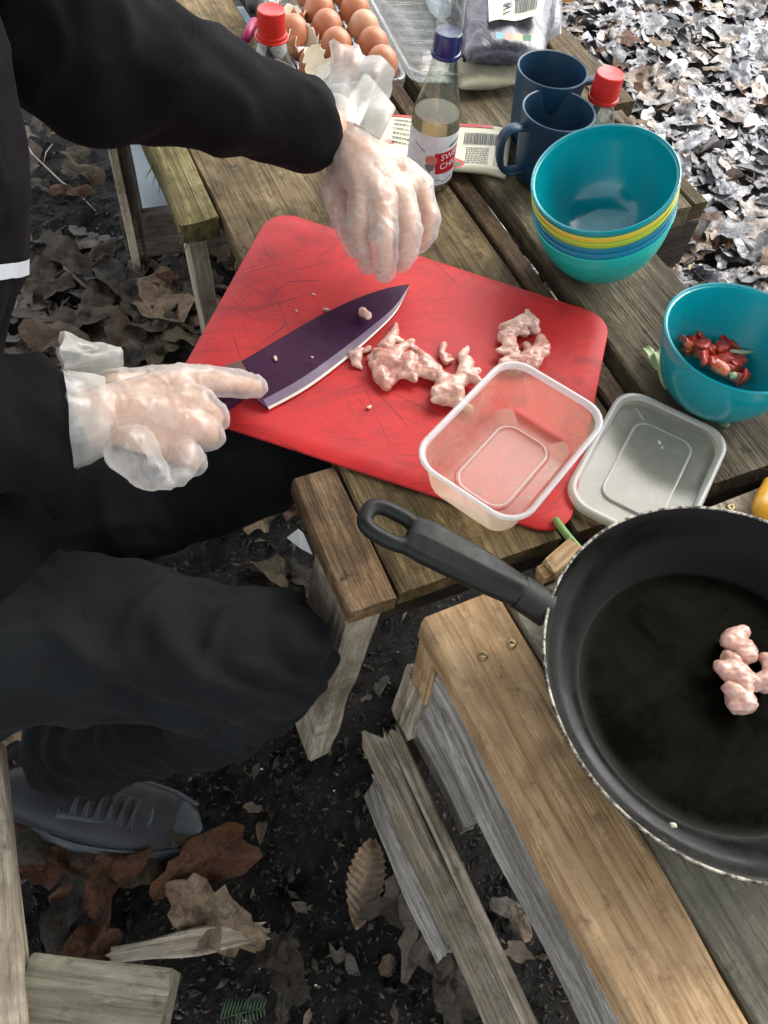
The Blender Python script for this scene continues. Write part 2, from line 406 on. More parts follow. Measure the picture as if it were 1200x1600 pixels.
# 190 of the nearest leaves right of the table one by one, the rest as litter
cnt = 0
while cnt < 200:
    px, py = random.uniform(860, 1215), random.uniform(-10, 560)
    p = at(px, py, 0.0)
    if not in_right(p[0], p[1]): continue
    u = (p[0]-.022)*.921+(p[1]-.322)*.39
    s = random.uniform(.035, .095)
    q = random.random()
    mat = M['leaf_yellow'] if q < .025 else (M['leaf_rust'] if q < .10 else (M['leaf_tan'] if q < .16 else None))
    leaf_obj(random.choice(crR if random.random() < .75 else leafmeshes), p[0], p[1], .008+random.uniform(.008, .024), s if mat is not M['leaf_yellow'] else s*.4, random.gauss(0, .22), random.gauss(0, .22), random.uniform(0, 6.3), mat)
    cnt += 1
def litter(name, n, sampler, smin, smax, tiltv, mat, z0=.0, zr=.025):
    Vs, Fs, lv = [], [], []; base = 0
    karr = [(np.array(kv), kf) for kv, kf in KINDS+[crumpled(sd_*7+3, 12, 3) for sd_ in range(14)]]
    for i in range(n):
        x, y = sampler(); kv, kf = karr[rng.integers(len(karr))]
        s = rng.uniform(smin, smax); e = Matrix.Rotation(rng.uniform(0, 6.28), 3, 'Z') @ Matrix.Rotation(rng.normal()*tiltv, 3, 'X') @ Matrix.Rotation(rng.normal()*tiltv, 3, 'Y')
        P = (kv*np.array([s, s, s*.7])) @ np.array(e).T+np.array([x, y, z0+rng.uniform(0, zr)])
        Vs.append(P); Fs += [tuple(k+base for k in f) for f in kf]; base += len(kv); lv += [rng.uniform()]*len(kv)
    V = np.vstack(Vs)
    o = add(name, V, Fs, mat, parent=ground, kind='stuff')
    a = o.data.attributes.new('lv', 'FLOAT', 'POINT'); a.data.foreach_set('value', np.array(lv, dtype=np.float32))
    return o
WL[ground] = np.zeros(3)
def s_right():
    while True:
        x, y = rng.uniform(.3, 2.6), rng.uniform(.35, 4.2)
        if in_right(x, y): return x, y
litter('leaf_litter', 14000, s_right, .022, .075, .24, M['leafS'])
def s_far():
    while True:
        a = rng.uniform(0, 6.28); d = 1.2+7*rng.uniform()**1.3; x, y = d*math.cos(a)+.6, d*math.sin(a)+1.6
        if (x > 2.4 or y > 4.0) or (y > 2.4 and x > -.2) or x < -1.3 or y < -.6: return x, y
litter('leaf_litter', 11000, s_far, .07, .15, .25, M['leafS'])
def s_left():
    while True:
        px, py = rng.uniform(-120, 480), rng.uniform(100, 620)
        p = at(px, py, 0)
        if rng.uniform() < (.06 if (py < 370 and px < 260) else .62): return p[0], p[1]
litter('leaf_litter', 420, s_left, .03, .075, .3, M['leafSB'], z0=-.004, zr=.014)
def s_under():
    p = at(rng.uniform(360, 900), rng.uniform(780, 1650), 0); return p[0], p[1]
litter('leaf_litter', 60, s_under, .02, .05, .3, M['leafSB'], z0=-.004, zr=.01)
crA = []
for sd_ in range(10):
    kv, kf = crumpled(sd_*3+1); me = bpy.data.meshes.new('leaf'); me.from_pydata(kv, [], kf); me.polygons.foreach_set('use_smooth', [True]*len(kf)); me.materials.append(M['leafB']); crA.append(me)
# single leaves the photo lets one tell apart on the dark ground at left and below
for (px, py, s, rz, k, mt, tl) in [
    (185, 185, .075, 1.2, 5, 'leafB', .2), (100, 505-300, .06, .3, 6, 'leafB', .3), (45, 260, .06, 2.0, 5, 'leafB', .2), (60, 290, .055, 2.6, 8, 'leafB', .2),
    (118, 240, .07, .1, 5, 'leafB', .25), (130, 272, .08, -.35, 6, 'leafB', .3), (112, 298, .07, .15, 0, 'leaf_rust', .1), (65, 195, .06, 1.9, 7, 'leafB', .2),
    (105, 405, .10, -.7, 0, 'leafB', .45), (70, 380, .08, .4, 1, 'leafB', .5), (85, 450, .08, .7, 3, 'leafB', .4), (160, 395, .055, .9, 2, 'leafB', .3),
    (190, 445, .10, .2, 1, 'leafB', .4), (262, 470, .135, -1.05, 5, 'leaf_tan', .25), (220, 490, .10, -.5, 0, 'leafB', .35), (190, 520, .11, -.8, 3, 'leafB', .35),
    (240, 505, .09, .3, 1, 'leafB', .4), (120, 500, .10, .1, 7, 'leafB', .2), (85, 530, .11, -.3, 1, 'leafB', .3), (330, 495, .07, 1.0, 6, 'leaf_rust', .4),
    (250, 440, .05, 0, 2, 'leaf_rust', .3), (290, 430, .07, 2, 1, 'leafB', .4), (310, 450, .07, 1, 3, 'leafB', .4), (295, 530, .07, .2, 8, 'leafB', .3), (255, 545, .08, 1.2, 9, 'leafB', .2),
    (325, 400, .07, 0, 1, 'leafB', .4), (205, 560, .09, .4, 2, 'leafB', .3), (150, 470, .07, 1.4, 9, 'leafB', .3), (60, 430, .07, 1.4, 9, 'leafB', .3),
    (410, 810, .075, 1.0, 5, 'leaf_tan', .4), (445, 795, .06, 2.1, 7, 'leaf_rust', .5), (430, 900, .11, .1, 1, 'leafB', .35), (400, 915, .08, .5, 3, 'leafB', .3), (478, 912, .07, 2, 2, 'leafB', .3),
    (325, 1350, .12, .5, 0, 'leaf_rust', .35), (170, 1365, .12, .6, 5, 'leaf_rust', .3), (75, 1330, .10, -.9, 6, 'leaf_rust', .3), (225, 1340, .10, .2, 1, 'leafB', .2),
    (335, 1430, .11, -.5, 1, 'leaf_tan', .5), (105, 1420, .08, 1.3, 8, 'leafB', .3), (135, 1495, .09, .9, 6, 'leaf_rust', .2), (60, 1130, .13, .3, 3, 'leaf_tan', .2),
    (655, 1435, .12, 1.2, 0, 'leafB', .35), (625, 1400, .09, .6, 3, 'leafB', .4), (690, 1470, .09, .6, 2, 'leafB', .4), (705, 1540, .1, 1.6, 5, 'leafB', .3),
    (430, 1490, .06, .6, 1, 'leafB', .4), (450, 1535, .07, 1.6, 8, 'leafB', .3), (120, 1290, .14, .2, 9, 'leafB', .1)]:
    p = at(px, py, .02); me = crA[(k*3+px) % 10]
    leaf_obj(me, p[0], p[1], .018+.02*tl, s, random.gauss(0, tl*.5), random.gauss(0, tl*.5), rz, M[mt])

# big pleated leaf lying near the stool
def pleated(p0, p1, wd, mat, name='leaf'):
    p0, p1 = Vector(p0), Vector(p1); d = p1-p0; L = d.length; t = d/L; s = Vector((0, 0, 1)).cross(t).normalized()
    V, Fs = [], []; rows, cols = 44, 9
    for i in range(rows+1):
        f = i/rows; hw = wd*math.sin(PI*(f*.97+.015))**.62*(1-.15*f)*(1+.06*(1 if i % 4 < 2 else -1))
        for j in range(cols):
            k = (j-(cols-1)/2)/((cols-1)/2); ph = f*rows/4*2*PI-abs(k)*4.2
            z = .006+.010*abs(k)**1.6+.0022*math.sin(ph)*min(1, abs(k)*3)+.015*math.sin(PI*f)-.012*(f-.5)
            V.append(p0+t*(L*f+abs(k)*hw*.45*(1-f))+s*k*hw+Vector((0, 0, z)))
    for i in range(rows):
        for j in range(cols-1): a = i*cols+j; Fs.append((a, a+1, a+cols+1, a+cols))
    o = add(name, V, Fs, mat, parent=ground); return o
pleated(at(556, 1455, .0), at(582, 1312, .0), .026, M['leaf_tan'])
pleated(at(640, 1480, .0), at(668, 1395, .0), .02, M['leaf_tan'])

# ------------------------------------------------------------------ planks
def plank(name, L, W, T, Mx, mat, parent, seg=14, bev=.0025, jit=.0015, ragged=(0, 0), label=None, taper=0.0, seed=None):
    """box with worn edges; local x along the grain, top face at z=0"""
    r = random.Random(seed if seed is not None else random.random()); off = np.array([r.uniform(0, 40), r.uniform(0, 40), r.uniform(0, 40)])
    b2 = bev; ys = [b2, W*.25, W*.5, W*.75, W-b2, W, W, W-b2, W*.5, b2, 0, 0]
    zs = [0, 0, 0, 0, 0, -b2, -T+b2, -T, -T, -T, -T+b2, -b2]
    m = len(ys); V, G, Fs = [], [], []
    for i in range(seg+1):
        x = L*i/seg
        for k in range(m):
            y, z = ys[k], zs[k]
            n1 = noise.noise(Vector((x*9+off[0], y*11, z*30+off[1])))
            edge = 1 if k in (0, 4, 5, 10, 11, 6) else .4
            yy = y+jit*2.2*n1*(1 if y > W/2 else -1)*edge+taper*x/L*(y-W/2); zz = z+jit*n1*edge
            xx = x
            if i == 0 and ragged[0]: xx = x-ragged[0]*(.5+r.uniform(-1, 1))
            if i == seg and ragged[1]: xx = x+ragged[1]*(.5+r.uniform(-1, 1))
            if i == 0: xx += bev*.6*(1 if k in (5, 11, 6, 10) else 0)
            V.append(Mx @ Vector((xx, yy, zz))); G.append((xx+off[0], yy+off[1], zz+off[2]))
    for i in range(seg):
        for k in range(m):
            k2 = (k+1) % m; Fs.append((i*m+k, (i+1)*m+k, (i+1)*m+k2, i*m+k2))
    Fs.append(tuple(range(m))); Fs.append(tuple(range(seg*m, seg*m+m))[::-1])
    o = add(name, V, Fs, mat, parent=parent, gc=G, smooth=False, label=label)
    return o
def frame(o, xd, z_up=(0, 0, 1)):
    """matrix: origin o, local x along xd, local z as near as possible to z_up"""
    x = Vector(xd).normalized(); z = Vector(z_up); y = z.cross(x).normalized(); z = x.cross(y)
    return Matrix(((x.x, y.x, z.x, o[0]), (x.y, y.y, z.y, o[1]), (x.z, y.z, z.z, o[2]), (0, 0, 0, 1)))
# table axes: u across (left to right), v away from the camera
TO = np.array([.022, .322]); TE = np.array([.921, .39]); TV = np.array([-.39, .921]); TT = .52
def TP(u, v, z=TT): p = TO+TE*u+TV*v; return Vector((p[0], p[1], z))
EU = Vector((*TE, 0)).normalized(); EV = Vector((*TV, 0)).normalized()
table = thing('picnic_table', 'weathered low table of gapped pallet planks under the red chopping board', 'table', (*TO, 0))
def tplank(u0, u1, v0, v1, top, T, mat, **k):
    # local x = -v direction (towards camera), local y = u
    Mx = frame(TP(u0, v1, top), -EV)      # y = z x x = u ?
    return plank('plank', v1-v0, u1-u0, T, Mx, mat, table, **k)
tplank(.0, .048, -.002, .150, TT, .022, M['table_brown'], seg=8)
tplank(.050, .218, .0, 1.9, TT, .022, M['table_wood'], seg=40)
tplank(.236, .346, .0, 1.85, TT, .022, M['table_wood'], seg=36)
tplank(.360, .384, .01, 1.85, TT-.010, .05, M['table_brown'], seg=30)
tplank(.398, .540, .002, 1.85, TT, .03, M['table_grey'], seg=36)
tplank(.548, .640, .386, 1.9, TT-.001, .03, M['table_grey'], seg=30)
tplank(.001, .0485, .540, 1.02, TT+.002, .028, M['mossy'], seg=24, jit=.0018, ragged=(0, .006), taper=.004)
# outer edging in three stepped lengths
for (u0, u1, v0, v1) in ((.640, .662, .386, .60), (.640, .694, .615, .87), (.640, .705, .885, 1.9)):
    tplank(u0, u1, v0, v1, TT+.001, .026, M['table_wood'], seg=12)
# joists across under the deck
def joist(u0, u1, v0, z0, h, th, mat, name='joist', seg=10):
    Mx = frame(TP(u0, v0, z0), EU)        # local y = away from the camera
    return plank(name, u1-u0, th, h, Mx, mat, table, seg=seg)
joist(.045, .40, .02, TT-.022, .075, .03, M['dark_wood'])
joist(.40, .548, .004, TT-.030, .06, .03, M['dark_wood'])
joist(.12, .64, .95, TT-.03, .08, .03, M['dark_wood'])
joist(.12, .65, 1.5, TT-.03, .08, .03, M['dark_wood'])
# end face of the broader back part
joist(.541, .664, .386, TT-.03, .075, .025, M['dark_wood'], 'end_board', 6)
for sgn, vv in ((0, .40), (0, 1.80)):
    Mx = frame(TP(.60, vv, TT-.03), (0, 0, -1), (EU.x, EU.y, 0)); plank('leg', .49, .06, .035, Mx, M['dark_wood'], table, seg=8)
# front left leg, splayed a little
tp = A(600, 948, .497); bt = A(517, 1175, .0)
Mx = frame(tp+Vector((0, 0, 0)), bt-tp, (EU.x, EU.y, 0))
plank('leg', (bt-tp).length, .085, .034, Mx, M['pale'], table, seg=10, jit=.002)
plank('leg', .50, .07, .035, frame(TP(.50, .05, TT-.03), (0, 0, -1), (EU.x, EU.y, 0)), M['dark_wood'], table, seg=8)
tp = TP(.040, .60, .490); bt = TP(.062, .60, .0)
plank('leg', (bt-tp).length, .055, .022, frame(tp, bt-tp, (EU.x, EU.y, 0)), M['pale'], table, seg=10, jit=.002, taper=-.045)
# splinters on the sawn end of the mossy plank
sp = []
for i in range(26):
    p = TP(.004+random.uniform(-.004, .02), .545+random.uniform(-.006, .14), TT-random.uniform(.003, .028)); d = -EV*random.uniform(.2, 1)+EU*random.uniform(-1, .1)+Vector((0, 0, random.uniform(-.8, .1)))
    sp.append(tube([p, p+d.normalized()*random.uniform(.006, .016), p+d.normalized()*random.uniform(.012, .026)+Vector((0, 0, -.003))], [.0009, .0007, .0002], 4))
vv_, ff_ = merge(sp); add('splinters', vv_, ff_, M['mossy'], parent=table, gc=[tuple(v) for v in vv_], kind='stuff')

# ------------------------------------------------------------------ stool with the pan
SO = np.array([.084, .308]); S2 = Vector((.42, -.907, 0)).normalized(); SE = Vector((.907, .42, 0)).normalized(); ST_ = .54
def SP(u, w_, z=ST_): p = Vector((SO[0], SO[1], z))+SE*u+S2*w_; return Vector((p.x, p.y, z))
stool = thing('pallet_stool', 'pale tan and grey pallet wood stand carrying the frying pan', 'wooden stand', (*SO, 0))
def splank(u0, u1, w0, w1, top, T, mat, **k): return plank('plank', w1-w0, u1-u0, T, frame(SP(u0, w0, top), S2), mat, stool, **k)
splank(.0, .076, .0, .80, ST_, .032, M['tan'], seg=22, bev=.004)
splank(.081, .185, .012, .80, ST_-.006, .026, M['greygreen'], seg=20)
splank(.192, .30, .004, .80, ST_-.004, .026, M['pale'], seg=20)
splank(.308, .42, .0, .80, ST_-.004, .026, M['pale'], seg=20)
splank(.43, .56, .0, .80, ST_-.004, .026, M['greygreen'], seg=20)
# stringer board on edge under the first plank
plank('stringer', .75, .022, .104, frame(SP(.003, .035, ST_-.032), S2), M['silver'], stool, seg=20, jit=.0025)
plank('stringer', .55, .092, .02, frame(SP(.10, .008, ST_-.034), SE, (-S2.x, -S2.y, 0)), M['dark_wood'], stool, seg=12)
# corner post in two splintered pieces
plank('leg', .095, .032, .022, frame(SP(.026, .031, ST_-.033), Vector((0, 0, -1))+S2*.05, (SE.x, SE.y, 0)), M['tan'], stool, seg=6)
plank('leg', .085, .040, .020, frame(SP(.024, .030, ST_-.128), Vector((0, 0, -1))+S2*.10-SE*.12, (SE.x, SE.y, 0)), M['pale'], stool, seg=8, jit=.005, ragged=(.006, .01))
# short grey board on edge below the stringer
plank('brace', .108, .020, .098, frame(SP(.006, .034, ST_-.138), S2+Vector((0, 0, -.02))), M['silver'], stool, seg=10, jit=.003, ragged=(0, .003))
plank('brace', .16, .020, .05, frame(SP(.028, .125, ST_-.185), SE), M['pale'], stool, seg=8)
# lower rail, running parallel, and the short board hung on its outside
pa = A(606, 1150, .33); dr = S2.copy()
plank('rail', .62, .014, .06, frame(pa, dr), M['pale'], stool, seg=20, jit=.0016, ragged=(.006, 0))
plank('rail', .60, .020, .062, frame(pa-SE*.0205+Vector((0, 0, -.003))-dr*.004, dr), M['pale'], stool, seg=20, jit=.0018, ragged=(.010, .004))
plank('board', .175, .016, .085, frame(A(578, 1222, .262), dr), M['silver'], stool, seg=8, jit=.004, ragged=(.006, .008))
side = SE
sp = []
for i in range(40):
    p = pa-side*random.uniform(-.018, .022)+Vector((0, 0, -random.uniform(0, .06))); d = -dr+side*random.uniform(-.5, .5)+Vector((0, 0, random.uniform(-.5, .6)))
    sp.append(tube([p, p+d.normalized()*random.uniform(.003, .008), p+d.normalized()*random.uniform(.006, .014)], [.0008, .0006, .0002], 4))
vv_, ff_ = merge(sp); add('splinters', vv_, ff_, M['pale'], parent=stool, gc=[tuple(v) for v in vv_], kind='stuff')
plank('leg', .48, .06, .04, frame(SP(.50, .02, ST_-.03), (0, 0, -1), (SE.x, SE.y, 0)), M['dark_wood'], stool, seg=8)
plank('leg', .48, .06, .04, frame(SP(.50, .66, ST_-.03), (0, 0, -1), (SE.x, SE.y, 0)), M['dark_wood'], stool, seg=8)
plank('leg', .48, .06, .04, frame(SP(.03, .68, ST_-.03), (0, 0, -1), (SE.x, SE.y, 0)), M['dark_wood'], stool, seg=8)
plank('leg', .26, .05, .02, frame(SP(.045, .035, .27), (0, 0, -1), (SE.x, SE.y, 0)), M['dark_wood'], stool, seg=8)
# small wedge of sawn wood poking out at the far edge
plank('block', .034, .016, .02, frame(A(873, 893, .545), SE*1+S2*-.3, (0, 0, 1)), M['tan'], stool, seg=4, jit=.003, ragged=(.003, .003))
plank('block', .03, .012, .02, frame(A(850, 905, .54), SE, (0, 0, 1)), M['tan'], stool, seg=4, jit=.003)
M['brass'] = plastic('dull_brass', (.32, .25, .12), .4, spec=.8)
bb = M['brass'].node_tree.nodes; [setattr(x.inputs['Metallic'], 'default_value', .8) for x in bb if x.type == 'BSDF_PRINCIPLED']
for px, py in ((755, 1024), (800, 1006), (1142, 793)):
    c = A(px, py, ST_+.0006 if px < 1000 else ST_-.0035); h = .0042
    V, Fs = lathe([(.0001, .0002), (.0012, .0002), (.0016, .0012), (h*.8, .0013), (h, .0004), (h*1.02, -.001)], tilt(c), 18); add('screw', V, Fs, M['brass'], parent=stool)
    vv_, ff_ = [], []
# ------------------------------------------------------------------ seat at lower left
seat = thing('timber_bench', 'weathered pale timber bench frame at the bottom left corner', 'bench', (-.3, .1, 0))
z_ = .36
pa, pb = A(-2, 1150, z_), A(44, 1640, z_); dd = (pb-pa).normalized(); sdv = Vector((0, 0, 1)).cross(dd)   # points to +x side?
if sdv.x < 0: sdv = -sdv
plank('plank', (pb-pa).length+.1, .05, .03, frame(pa-sdv*.0+Vector((0, 0, 0)) if Vector((0, 0, 1)).cross(dd).x < 0 else pa-sdv*.05, dd), M['pale'], seat, seg=14)
pc = A(36, 1486, z_-.01)
plank('crossbeam', .12, .075, .055, frame(pc-Vector((0, .075, 0)), (1, -.10, 0)), M['greygreen'], seat, seg=6, bev=.003, ragged=(0, .002))
plank('crossbeam', .10, .075, .05, frame(pc-Vector((0, .078, .056)), (1, -.10, 0)), M['pale'], seat, seg=6)
plank('leg', .27, .05, .05, frame(pc+Vector((.02, -.06, -.107)), (0, 0, -1), (1, 0, 0)), M['dark_wood'], seat, seg=5)
for k in range(4):
    plank('plank', .5, .075, .022, frame(Vector((-.42-.085*k, -.02, z_)), (0, 1, 0), (0, 0, 1)) , M['pale'], seat, seg=8)
plank('leg', .33, .05, .05, frame(Vector((-.62, .42, z_-.023)), (0, 0, -1), (1, 0, 0)), M['dark_wood'], seat, seg=5)
plank('leg', .33, .05, .05, frame(Vector((-.62, .02, z_-.023)), (0, 0, -1), (1, 0, 0)), M['dark_wood'], seat, seg=5)
# ------------------------------------------------------------------ low frame and tub behind the table
bf = thing('low_wooden_frame', 'small dark timber frame standing on the mud behind the table', 'wooden frame', (-.41, 1.32, 0))
plank('leg', .46, .012, .014, frame(Vector((-.392, 1.31, .44)), (0, 0, -1), (1, 0, 0)), M['pale'], bf, seg=8)  # paler strip stands in for the post's lit front edge
plank('leg', .44, .03, .028, frame(Vector((-.376, 1.322, .44)), (0, 0, -1), (1, 0, 0)), M['dark_wood'], bf, seg=8)  # darker plank stands in for the post's shaded side
rd = (A(345, 322, .13)-A(186, 340, .13)).normalized()
plank('rail', .42, .022, .10, frame(A(186, 340, .13), rd), M['greybrown'], bf, seg=10)
plank('leg', .15, .05, .04, frame(A(338, 330, .13)+Vector((0, .03, 0)), (0, 0, -1), (1, 0, 0)), M['dark_wood'], bf, seg=5)
plank('rail', .5, .03, .03, frame(Vector((-.41, 1.34, .44)), (0, 1, 0), (0, 0, 1)), M['dark_wood'], bf, seg=6)

def rrect(w_, h_, r, z, n=6):
    P = []
    for cx, cy, a0 in ((w_/2-r, h_/2-r, 0), (-w_/2+r, h_/2-r, PI/2), (-w_/2+r, -h_/2+r, PI), (w_/2-r, -h_/2+r, 1.5*PI)):
        for i in range(n+1): a = a0+PI/2*i/n; P.append((cx+r*math.cos(a), cy+r*math.sin(a), z))
    return P
def loft(rings, Mx, cap0=True, cap1=True):
    n = len(rings[0]); V = [Mx @ Vector(p) for r in rings for p in r]; Fs = []
    for i in range(len(rings)-1):
        for k in range(n): k2 = (k+1) % n; Fs.append((i*n+k, i*n+k2, (i+1)*n+k2, (i+1)*n+k))
    if cap0: Fs.append(tuple(range(n))[::-1])
    if cap1: Fs.append(tuple(range((len(rings)-1)*n, len(rings)*n)))
    return V, Fs
M['white_tub'] = plastic('white_blue_tub', (.70, .80, .86), .45, bump=.3)
V, Fs = loft([rrect(.26, .30, .03, 0), rrect(.27, .31, .03, .10), rrect(.29, .33, .035, .28), rrect(.305, .345, .035, .285), rrect(.305, .345, .035, .295), rrect(.285, .325, .03, .295), rrect(.265, .305, .03, .02)],
             Matrix.Translation((-.305, 1.60, .0)) @ Matrix.Rotation(.12, 4, 'Z'))
tub = add('storage_tub', V, Fs, M['white_tub']); autosmooth(tub, 50)
tag(tub, 'pale blue white plastic tub on the ground behind the wooden frame', 'tub')
V, Fs = loft([rrect(.06, .10, .01, 0), rrect(.065, .105, .012, .12), rrect(.065, .105, .012, .13), rrect(.058, .098, .01, .13), rrect(.056, .096, .01, .01)], Matrix.Translation(A(676, 1052, .12)-Vector((-.016, 0, .11))) @ Matrix.Rotation(-.35, 4, 'Z'))
tb2 = add('plastic_box', V, Fs, M['white_tub']); autosmooth(tb2, 50); tag(tb2, 'small pale plastic box on the mud under the table, beside the pan stand', 'box')

# ------------------------------------------------------------------ shelter added out of view, to shade the cooking place
shade_tarp = thing('added_shade_tarp', 'unseen dark green tarpaulin on wooden posts, added to shade the cooking table', 'shade_cover', (-.9, .4, 0))  # invented cover outside the view, placed and sized for the shade it casts
M['shade_tarp'] = cloth('shade_tarp_green', (.02, .03, .02), .2, .7, 0)
TX0, TX1, TY0, TY1 = -1.0, 1.75, -.30, 1.45
V, Fs = [], []; n_ = 30
for sgn in (0, -.004):
    for i in range(n_+1):
        for j in range(n_+1):
            x, y = TX0+(TX1-TX0)*i/n_, TY0+(TY1-TY0)*j/n_; V.append((x, y, 2.25-.10*math.sin(PI*i/n_)*math.sin(PI*j/n_)+.02*fbm((x, y, 0), 2, 3)+sgn))
for s_ in (0, 1):
    for i in range(n_):
        for j in range(n_): a = s_*(n_+1)**2+i*(n_+1)+j; f = (a, a+n_+1, a+n_+2, a+1); Fs.append(f if s_ == 0 else f[::-1])
add('shade_canopy', V, Fs, M['shade_tarp'], parent=shade_tarp)
for x, y in ((TX0, TY0), (-1.9, 3.2), (TX1+.3, -1.5), (2.3, 2.3)):
    V, Fs = tube([(x, y, -.05), (x+.01, y, 1.1), (x, y, 2.27)], [.035, .032, .028], 12)
    add('post', V, Fs, M['mossy'], parent=shade_tarp, gc=[tuple(q) for q in V])

for (x0, y0), (x1, y1) in (((TX0, TY1), (-1.9, 3.2)), ((TX1, TY0), (TX1+.3, -1.5)), ((TX1, TY1), (2.3, 2.3))):
    V, Fs = tube([(x0, y0, 2.25), (x1, y1, 2.2)], .004, 6); add('rope', V, Fs, M['shade_tarp'], parent=shade_tarp)

# ------------------------------------------------------------------ chopping board
def roundpoly(P, r, n=8):
    out = []
    for i in range(len(P)):
        p, a, c = Vector(P[i]), Vector(P[i-1]), Vector(P[(i+1) % len(P)])
        d1, d2 = (a-p).normalized(), (c-p).normalized(); ang = d1.angle(d2); t = r/math.tan(ang/2)
        s, e = p+d1*t, p+d2*t; m = p+(d1+d2).normalized()*(r/math.sin(ang/2))
        for k in range(n+1):
            f = k/n; q = s.lerp(e, f); out.append(m+(q-m).normalized()*r)
    return out
BZ = TT+.0045
bc = [at(*p, BZ)[:2] for p in ((252, 634), (888, 842), (955, 495), (425, 325))]
outer = roundpoly([(*p, 0) for p in bc], .032, 10)
def inset(P, d):
    c = sum(P, Vector())/len(P); out = []
    n = len(P)
    for i, p in enumerate(P):
        t = (P[(i+1) % n]-P[i-1]).normalized(); out.append(p+Vector((-t.y, t.x, 0))*d)
    return out
rings = []
for d, z in ((.0015, TT+.0006), (0, TT+.0016), (0, TT+.0035), (.0012, BZ), (.02, BZ)):
    rings.append([(p.x, p.y, z) for p in inset(outer, d)])
V, Fs = loft(rings, Matrix.Identity(4))
b = NB('red_board'); v = b.coord('Object')
n1 = b.noise(v, 7, 5, .6); mask = b.ramp(b.noise(v, 6.5, 3, .6), [(.42, 0.0), (.6, 1.0)])
c = b.mix(b.ramp(n1, [(.3, 0.0), (.7, 1.0)]), (.45, .013, .014), (.58, .025, .023))
sc = None
for rot, seedsc in ((.5, 1), (-.9, 1.3), (1.25, .8), (-.15, 1.1), (.95, 1.2), (-.45, .9)):
    vv = b.coord('Object', (7*seedsc, 260, 1), (0, 0, rot)); nn = b.noise(vv, 1.0, 2, .5, .3)
    t = b.ramp(nn, [(.66, 0.0), (.70, 1.0)]); sc = t if sc is None else b.math('MAXIMUM', sc, t)
sm = b.math('MULTIPLY', sc, mask)
c = b.mix(b.math('MULTIPLY', sm, .8), c, (.11, .012, .012))
sm2 = b.ramp(b.noise(b.coord('Object', (1, 1.6, 1)), 9, 8, .78, 1.6), [(.48, 0.0), (.68, .85)])
c = b.mix(sm2, c, (.23, .013, .015))
nm = b.bump(b.math('SUBTRACT', b.math('MULTIPLY', b.noise(v, 700, 2, .6), .3), b.math('MULTIPLY', sm, 1.2)), .22, .001)
M['red_board'] = b.done(b.bsdf(c, b.ramp(n1, [(.3, .46), (.7, .62)]), nm, Specular_IOR_Level=.35))
boardo = add('chopping_board', V, Fs, M['red_board']); autosmooth(boardo, 60)
tag(boardo, 'large red plastic chopping board with rounded corners and dark knife scratches', 'chopping board')

# ------------------------------------------------------------------ knife
def zz(px, py, z): return A(px, py, z)
spine = ccurve([zz(376, 566, .541), zz(440, 528, .540), zz(500, 494, .538), zz(560, 466, .535), zz(605, 451, .532), zz(638, 445, .529)], 26)
edge = ccurve([zz(420, 640, .5275), zz(480, 607, .5275), zz(540, 562, .5275), zz(588, 520, .5275), zz(620, 486, .5275), zz(640, 446, .5285)], 26)
knife = thing('kitchen_knife', 'purple bladed chef knife flat on the red chopping board, held in the glove', 'knife', tuple(zz(400, 610, .53)))
up = (spine[3]-edge[3]).cross(spine[10]-spine[3]).normalized()
if up.z < 0: up = -up
cols = [0, .3, .6, .80]; th = [.0011, .0010, .0008, .0007]
def blade(cols, th, mat, name):
    V, Fs = [], []; m = len(cols)
    for sgn in (1, -1):
        for s, e in zip(spine, edge):
            for c_, t_ in zip(cols, th): V.append(s.lerp(e, c_)+up*t_*sgn)
    N = len(spine)
    for i in range(N-1):
        for j in range(m-1):
            a = i*m+j; Fs.append((a, a+1, a+m+1, a+m)); bq = a+N*m; Fs.append((bq, bq+m, bq+m+1, bq+1))
        a = i*m; q = a+N*m; Fs.append((a, a+m, q+m, q)); a += m-1; q += m-1; Fs.append((a, q, q+m, a+m))
    Fs.append(tuple(list(range(m))+[N*m+k for k in range(m-1, -1, -1)]))
    return add(name, V, Fs, mat, parent=knife, smooth=False)
M['purple'] = plastic('purple_coating', (.036, .006, .030), .5, var=.2, spec=.12)
M['purple_edge'] = plastic('scuffed_purple', (.13, .085, .14), .38, var=.2)
M['bare_edge'] = plastic('bare_blade_edge', (.6, .5, .42), .35, spec=.9)
M['bolster'] = plastic('bolster_brown', (.12, .06, .045), .35)
blade(cols, th, M['purple'], 'blade'); blade([.80, .955], [.0007, .0004], M['purple_edge'], 'bevel'); blade([.955, 1.0], [.0004, .0001], M['bare_edge'], 'cutting_edge')
# tongue of blade between heel and handle
V, Fs = loft([[tuple(q+up*s) for q in (spine[0], edge[0], zz(404, 628, .533), zz(372, 590, .541), zz(366, 574, .543))] for s in (-.0012, .0010)], Matrix.Identity(4)); add('blade_root', V, Fs, M['purple'], parent=knife, smooth=False)
V, Fs = loft([[tuple(q+Vector((0, 0, s))) for q in (zz(376, 563, .5445), zz(352, 570, .5445), zz(356, 584, .5445), zz(384, 577, .5445))] for s in (-.004, .0)], Matrix.Identity(4)); add('bolster', V, Fs, M['bolster'], parent=knife, smooth=False)
hp = ccurve([zz(392, 596, .541), zz(360, 618, .547), zz(300, 655, .556), zz(240, 690, .565), zz(214, 706, .568)], 12)
V, Fs = tube(hp, [.009, .010, .0115, .0125, .013, .013, .0125, .012, .012, .0125, .013, .008], 14, .75); add('handle', V, Fs, M['purple'], parent=knife)

